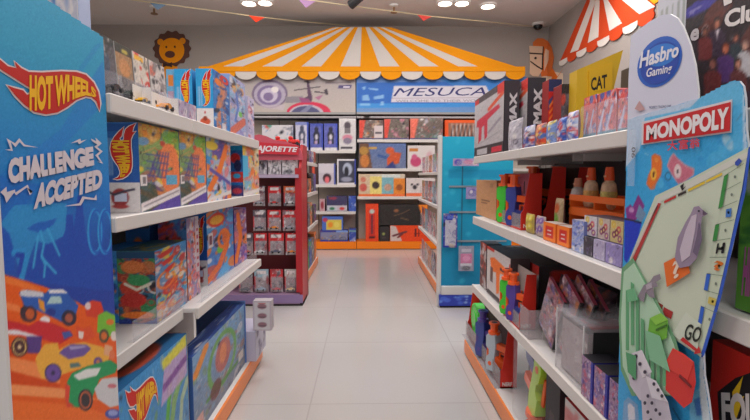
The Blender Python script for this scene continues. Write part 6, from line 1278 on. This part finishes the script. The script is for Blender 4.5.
# right middle: teal end cap
YT = 4.15
def teal_stand():
    x0 = PY(438.5, 300, YT).x; x1 = 1.32; o = Vector(((x0+x1)/2, YT, 0)); t = thing('end_panel_display', o, 'tall bright cyan end panel with hooks and a blue bubble-print base', 'display panel')
    zt = PY(445, 136.5, YT).z; z0 = PY(445, 285.5, YT).z
    c = Cv(40, 90).grad((20, 132, 176), (34, 172, 206)); r = random.Random(3)
    for _ in range(26): u, v, q = r.random(), r.random(), r.uniform(.008, .02); c.ell(u, v, q*2.2, q, (70, 190, 220), .5)
    c.rect(.1, .72, 1, .78, (20, 130, 180), .5)
    MB().box(x0+.02, x1, YT, YT+.03, z0, zt, pm('cyan_edge', (60, 180, 210), .4)).sheet(paramap((x0+.02, YT-.001, z0), (x1-x0-.02, 0, 0), (0, 0, zt-z0)), c).build('panel', t, o)
    MB().box(x0-.015, x0+.02, YT-.01, YT+.05, .0, zt+.01, WHITE, bev=.004).build('side_frame', t, o)
    zc = PY(445, 294, YT).z
    MB().box(x0+.02, x1, YT-.04, YT, zc, z0, WHITE, bev=.004).build('white_step', t, o)
    c = Cv(60, 14, (50, 66, 170))
    for _ in range(20): u, v, q = r.random(), r.random(), r.uniform(.05, .22); c.ell(u, v, q*14/60, q, r.choice([(110, 150, 220), (80, 110, 210), (150, 180, 230)]), .8)
    MB().box(x0, x1, YT-.045, YT-.005, .02, zc, pm('blue_base', (46, 60, 160), .4)).sheet(paramap((x0, YT-.0462, .02), (x1-x0, 0, 0), (0, 0, zc-.02)), c).build('base_board', t, o)
    MB().box(x0+.01, x1, YT-.03, YT, 0, .02, DARKGAP).build('plinth', t, o)
    for yy in (186.5, 212, 241):
        zc2 = PY(460, yy, YT).z; xx = PY(449, yy, YT).x
        MB().box(xx, x1-.05, YT-.012, YT-.001, zc2-.008, zc2+.008, pm('grey_rail', (150, 160, 170), .35, .4)).build('hook_rail', t, o)
    s = PY(462, 200, YT).x
    MB().box(s-.006, s+.006, YT-.004, YT-.001, z0+.2, zt-.25, pm('slot_teal', (30, 110, 140), .5)).build('slot_strip', t, o)
teal_stand()
def hangcard(lb, a, b, yt, yb, cv, grp='cards hanging on the cyan panel', Y=YT-.05, blister=None):
    A = PY(a, yb, Y); B = PY(b, yt, Y); w = B.x-A.x; h = B.z-A.z; t = thing('hanging_toy_card', ((A.x+B.x)/2, Y, A.z), lb, 'toy pack', grp)
    MB().box(-w/2, w/2, 0, .003, 0, h, PRINT, (200, 200, 206)).sheet(paramap((-w/2, -.0006, 0), (w, 0, 0), (0, 0, h)), cv).build('card', t)
    MB().box(-w*.36, w*.36, -.025, -.001, h*.08, h*.7, CLEAR, bev=.006).build('blister', t)
    MB().cyl((0, -.03, h*.95), (0, .036, h*.95), .003, mat=STEEL, n=6).build('hook_rod', t)
hangcard('tall blue card with white toy parts hanging on the cyan panel', 443, 457.5, 213.5, 247.5, Cv(20, 44, (50, 60, 160)).rect(.12, .05, .9, .8, (180, 176, 196)).collage(3, [(190, 170, 150), (110, 100, 150), (214, 206, 206)], 14, .1).rect(.3, .85, .7, .95, (90, 110, 200)))
hangcard('grey and pink blister hanging low on the cyan panel', 458.5, 474, 246, 271, Cv(20, 32, (150, 150, 170)).rect(.12, .3, .88, .7, (206, 70, 140)).ell(.5, .5, .25, .12, (230, 130, 180)).ell(.5, .12, .3, .08, (50, 46, 60)).rect(.15, .2, .85, .3, (206, 200, 210)).rect(.2, .76, .8, .9, (190, 186, 200)))
hangcard('small purple and white toy hanging in the middle of the cyan panel', 466, 479, 187, 199, Cv(16, 14, (150, 140, 190)).ell(.5, .5, .35, .3, (90, 70, 160)).ell(.4, .6, .12, .15, (220, 206, 216)))
hangcard('pink and blue label card near the top of the cyan panel', 453, 479, 158.5, 166, Cv(26, 10, (170, 150, 190)).ell(.2, .5, .15, .4, (90, 80, 170)).ell(.6, .5, .2, .3, (206, 120, 160)).ell(.85, .4, .1, .3, (226, 200, 206)), Y=YT-.06)
YR2 = PX(418, 256, .70).y
gondola('gondola_shelving', 'middle right shelving unit behind the cyan end panel', 1, .70, 1.16, YT+.06, YR2, [(1.24, .03), (.9, .03), (.52, .03)], 1.42)
def sidepacks(X, y0, y1, z, h, n, seed, where, grp):
    ords = ['nearest', 'second from the near end', 'third from the near end', 'fourth from the near end', 'fifth from the near end', 'sixth from the near end']
    w = (y1-y0)/n; cn = ['grey', 'red', 'bluish', 'pink', 'white', 'orange']; cc_ = [(150, 144, 146), (190, 100, 90), (130, 160, 180), (200, 140, 150), (200, 194, 190), (206, 130, 80)]
    for i in range(n):
        j = (seed*2+i*5) % 6; t = thing('hanging_toy_card', (X+.03, y0+(i+.5)*w, z), '%s pack, %s %s' % (cn[j], ords[i], where), 'toy pack', grp, rz=-math.pi/2)
        MB().box(-w*.4, w*.4, 0, .003, 0, h, PRINT, cc_[j]).sheet(paramap((-w*.4, -.0006, 0), (w*.8, 0, 0), (0, 0, h)), Cv(12, 18, cc_[j]).collage(seed*7+i, PALS[(i+seed) % 4]+[(206, 150, 140)], 12, .15).noise(8)).build('card', t)
        MB().box(-w*.3, w*.3, -.03, -.001, h*.1, h*.7, CLEAR, bev=.006).build('blister', t)
        MB().box(-w*.4, w*.4, .003, .06, 0, .01, PRINT, cc_[j]).build('foot', t)
yA, yB = YT+.12, YR2-.05
for z_, h, sd, wh in ((1.242, .2, 1, 'on the top shelf behind the cyan panel'), (.902, .24, 2, 'on the second shelf behind the cyan panel'), (.522, .27, 3, 'on the third shelf behind the cyan panel'), (.102, .26, 4, 'on the bottom deck behind the cyan panel')):
    sidepacks(.71, yA, yB, z_, h, 6, sd, wh, 'blister packs '+wh)
# ------------------------------------------------------------ light
def area(name, loc, sx, sy, e, rot=(0, 0, 0), c=(1, .975, .95)):
    l = bpy.data.lights.new(name, 'AREA'); l.shape = 'RECTANGLE'; l.size = sx; l.size_y = sy; l.energy = e; l.color = c
    o = bpy.data.objects.new(name, l); COL.objects.link(o); o.location = loc; o.rotation_euler = rot; return o
for i, (x, y, e) in enumerate(((-.0, 1.2, 44), (0, 3.6, 44), (0, 5.4, 40), (-2.6, 2.5, 40), (2.2, 2.5, 36), (-2.6, 5.4, 40), (2.2, 5.3, 36), (0, -1.4, 50))):
    area('ceiling_panel_light', (x, y, ZC-.12), 1.2, .6, e)
area('wall_wash_light', (0, 6.1, ZC-.1), 5, .3, 20, (math.radians(48), 0, 0))
for i, x in enumerate((-1.0, 1.0)): area('added_bay_fill', (x, 7.50, PY(300, 114, 7.46).z-.03), 1.9, .06, 7, (math.radians(12), 0, 0))  # added fill below the headers to brighten the back bays; no fitting there
w = bpy.data.worlds.new('store_ambient'); SC.world = w; w.use_nodes = True
w.node_tree.nodes['Background'].inputs[0].default_value = (1, .985, .975, 1); w.node_tree.nodes['Background'].inputs[1].default_value = .72
SC.view_settings.view_transform = 'Standard'; SC.view_settings.exposure = -.08
SC.cycles.use_denoising = True; SC.cycles.max_bounces = 6; SC.cycles.transparent_max_bounces = 16
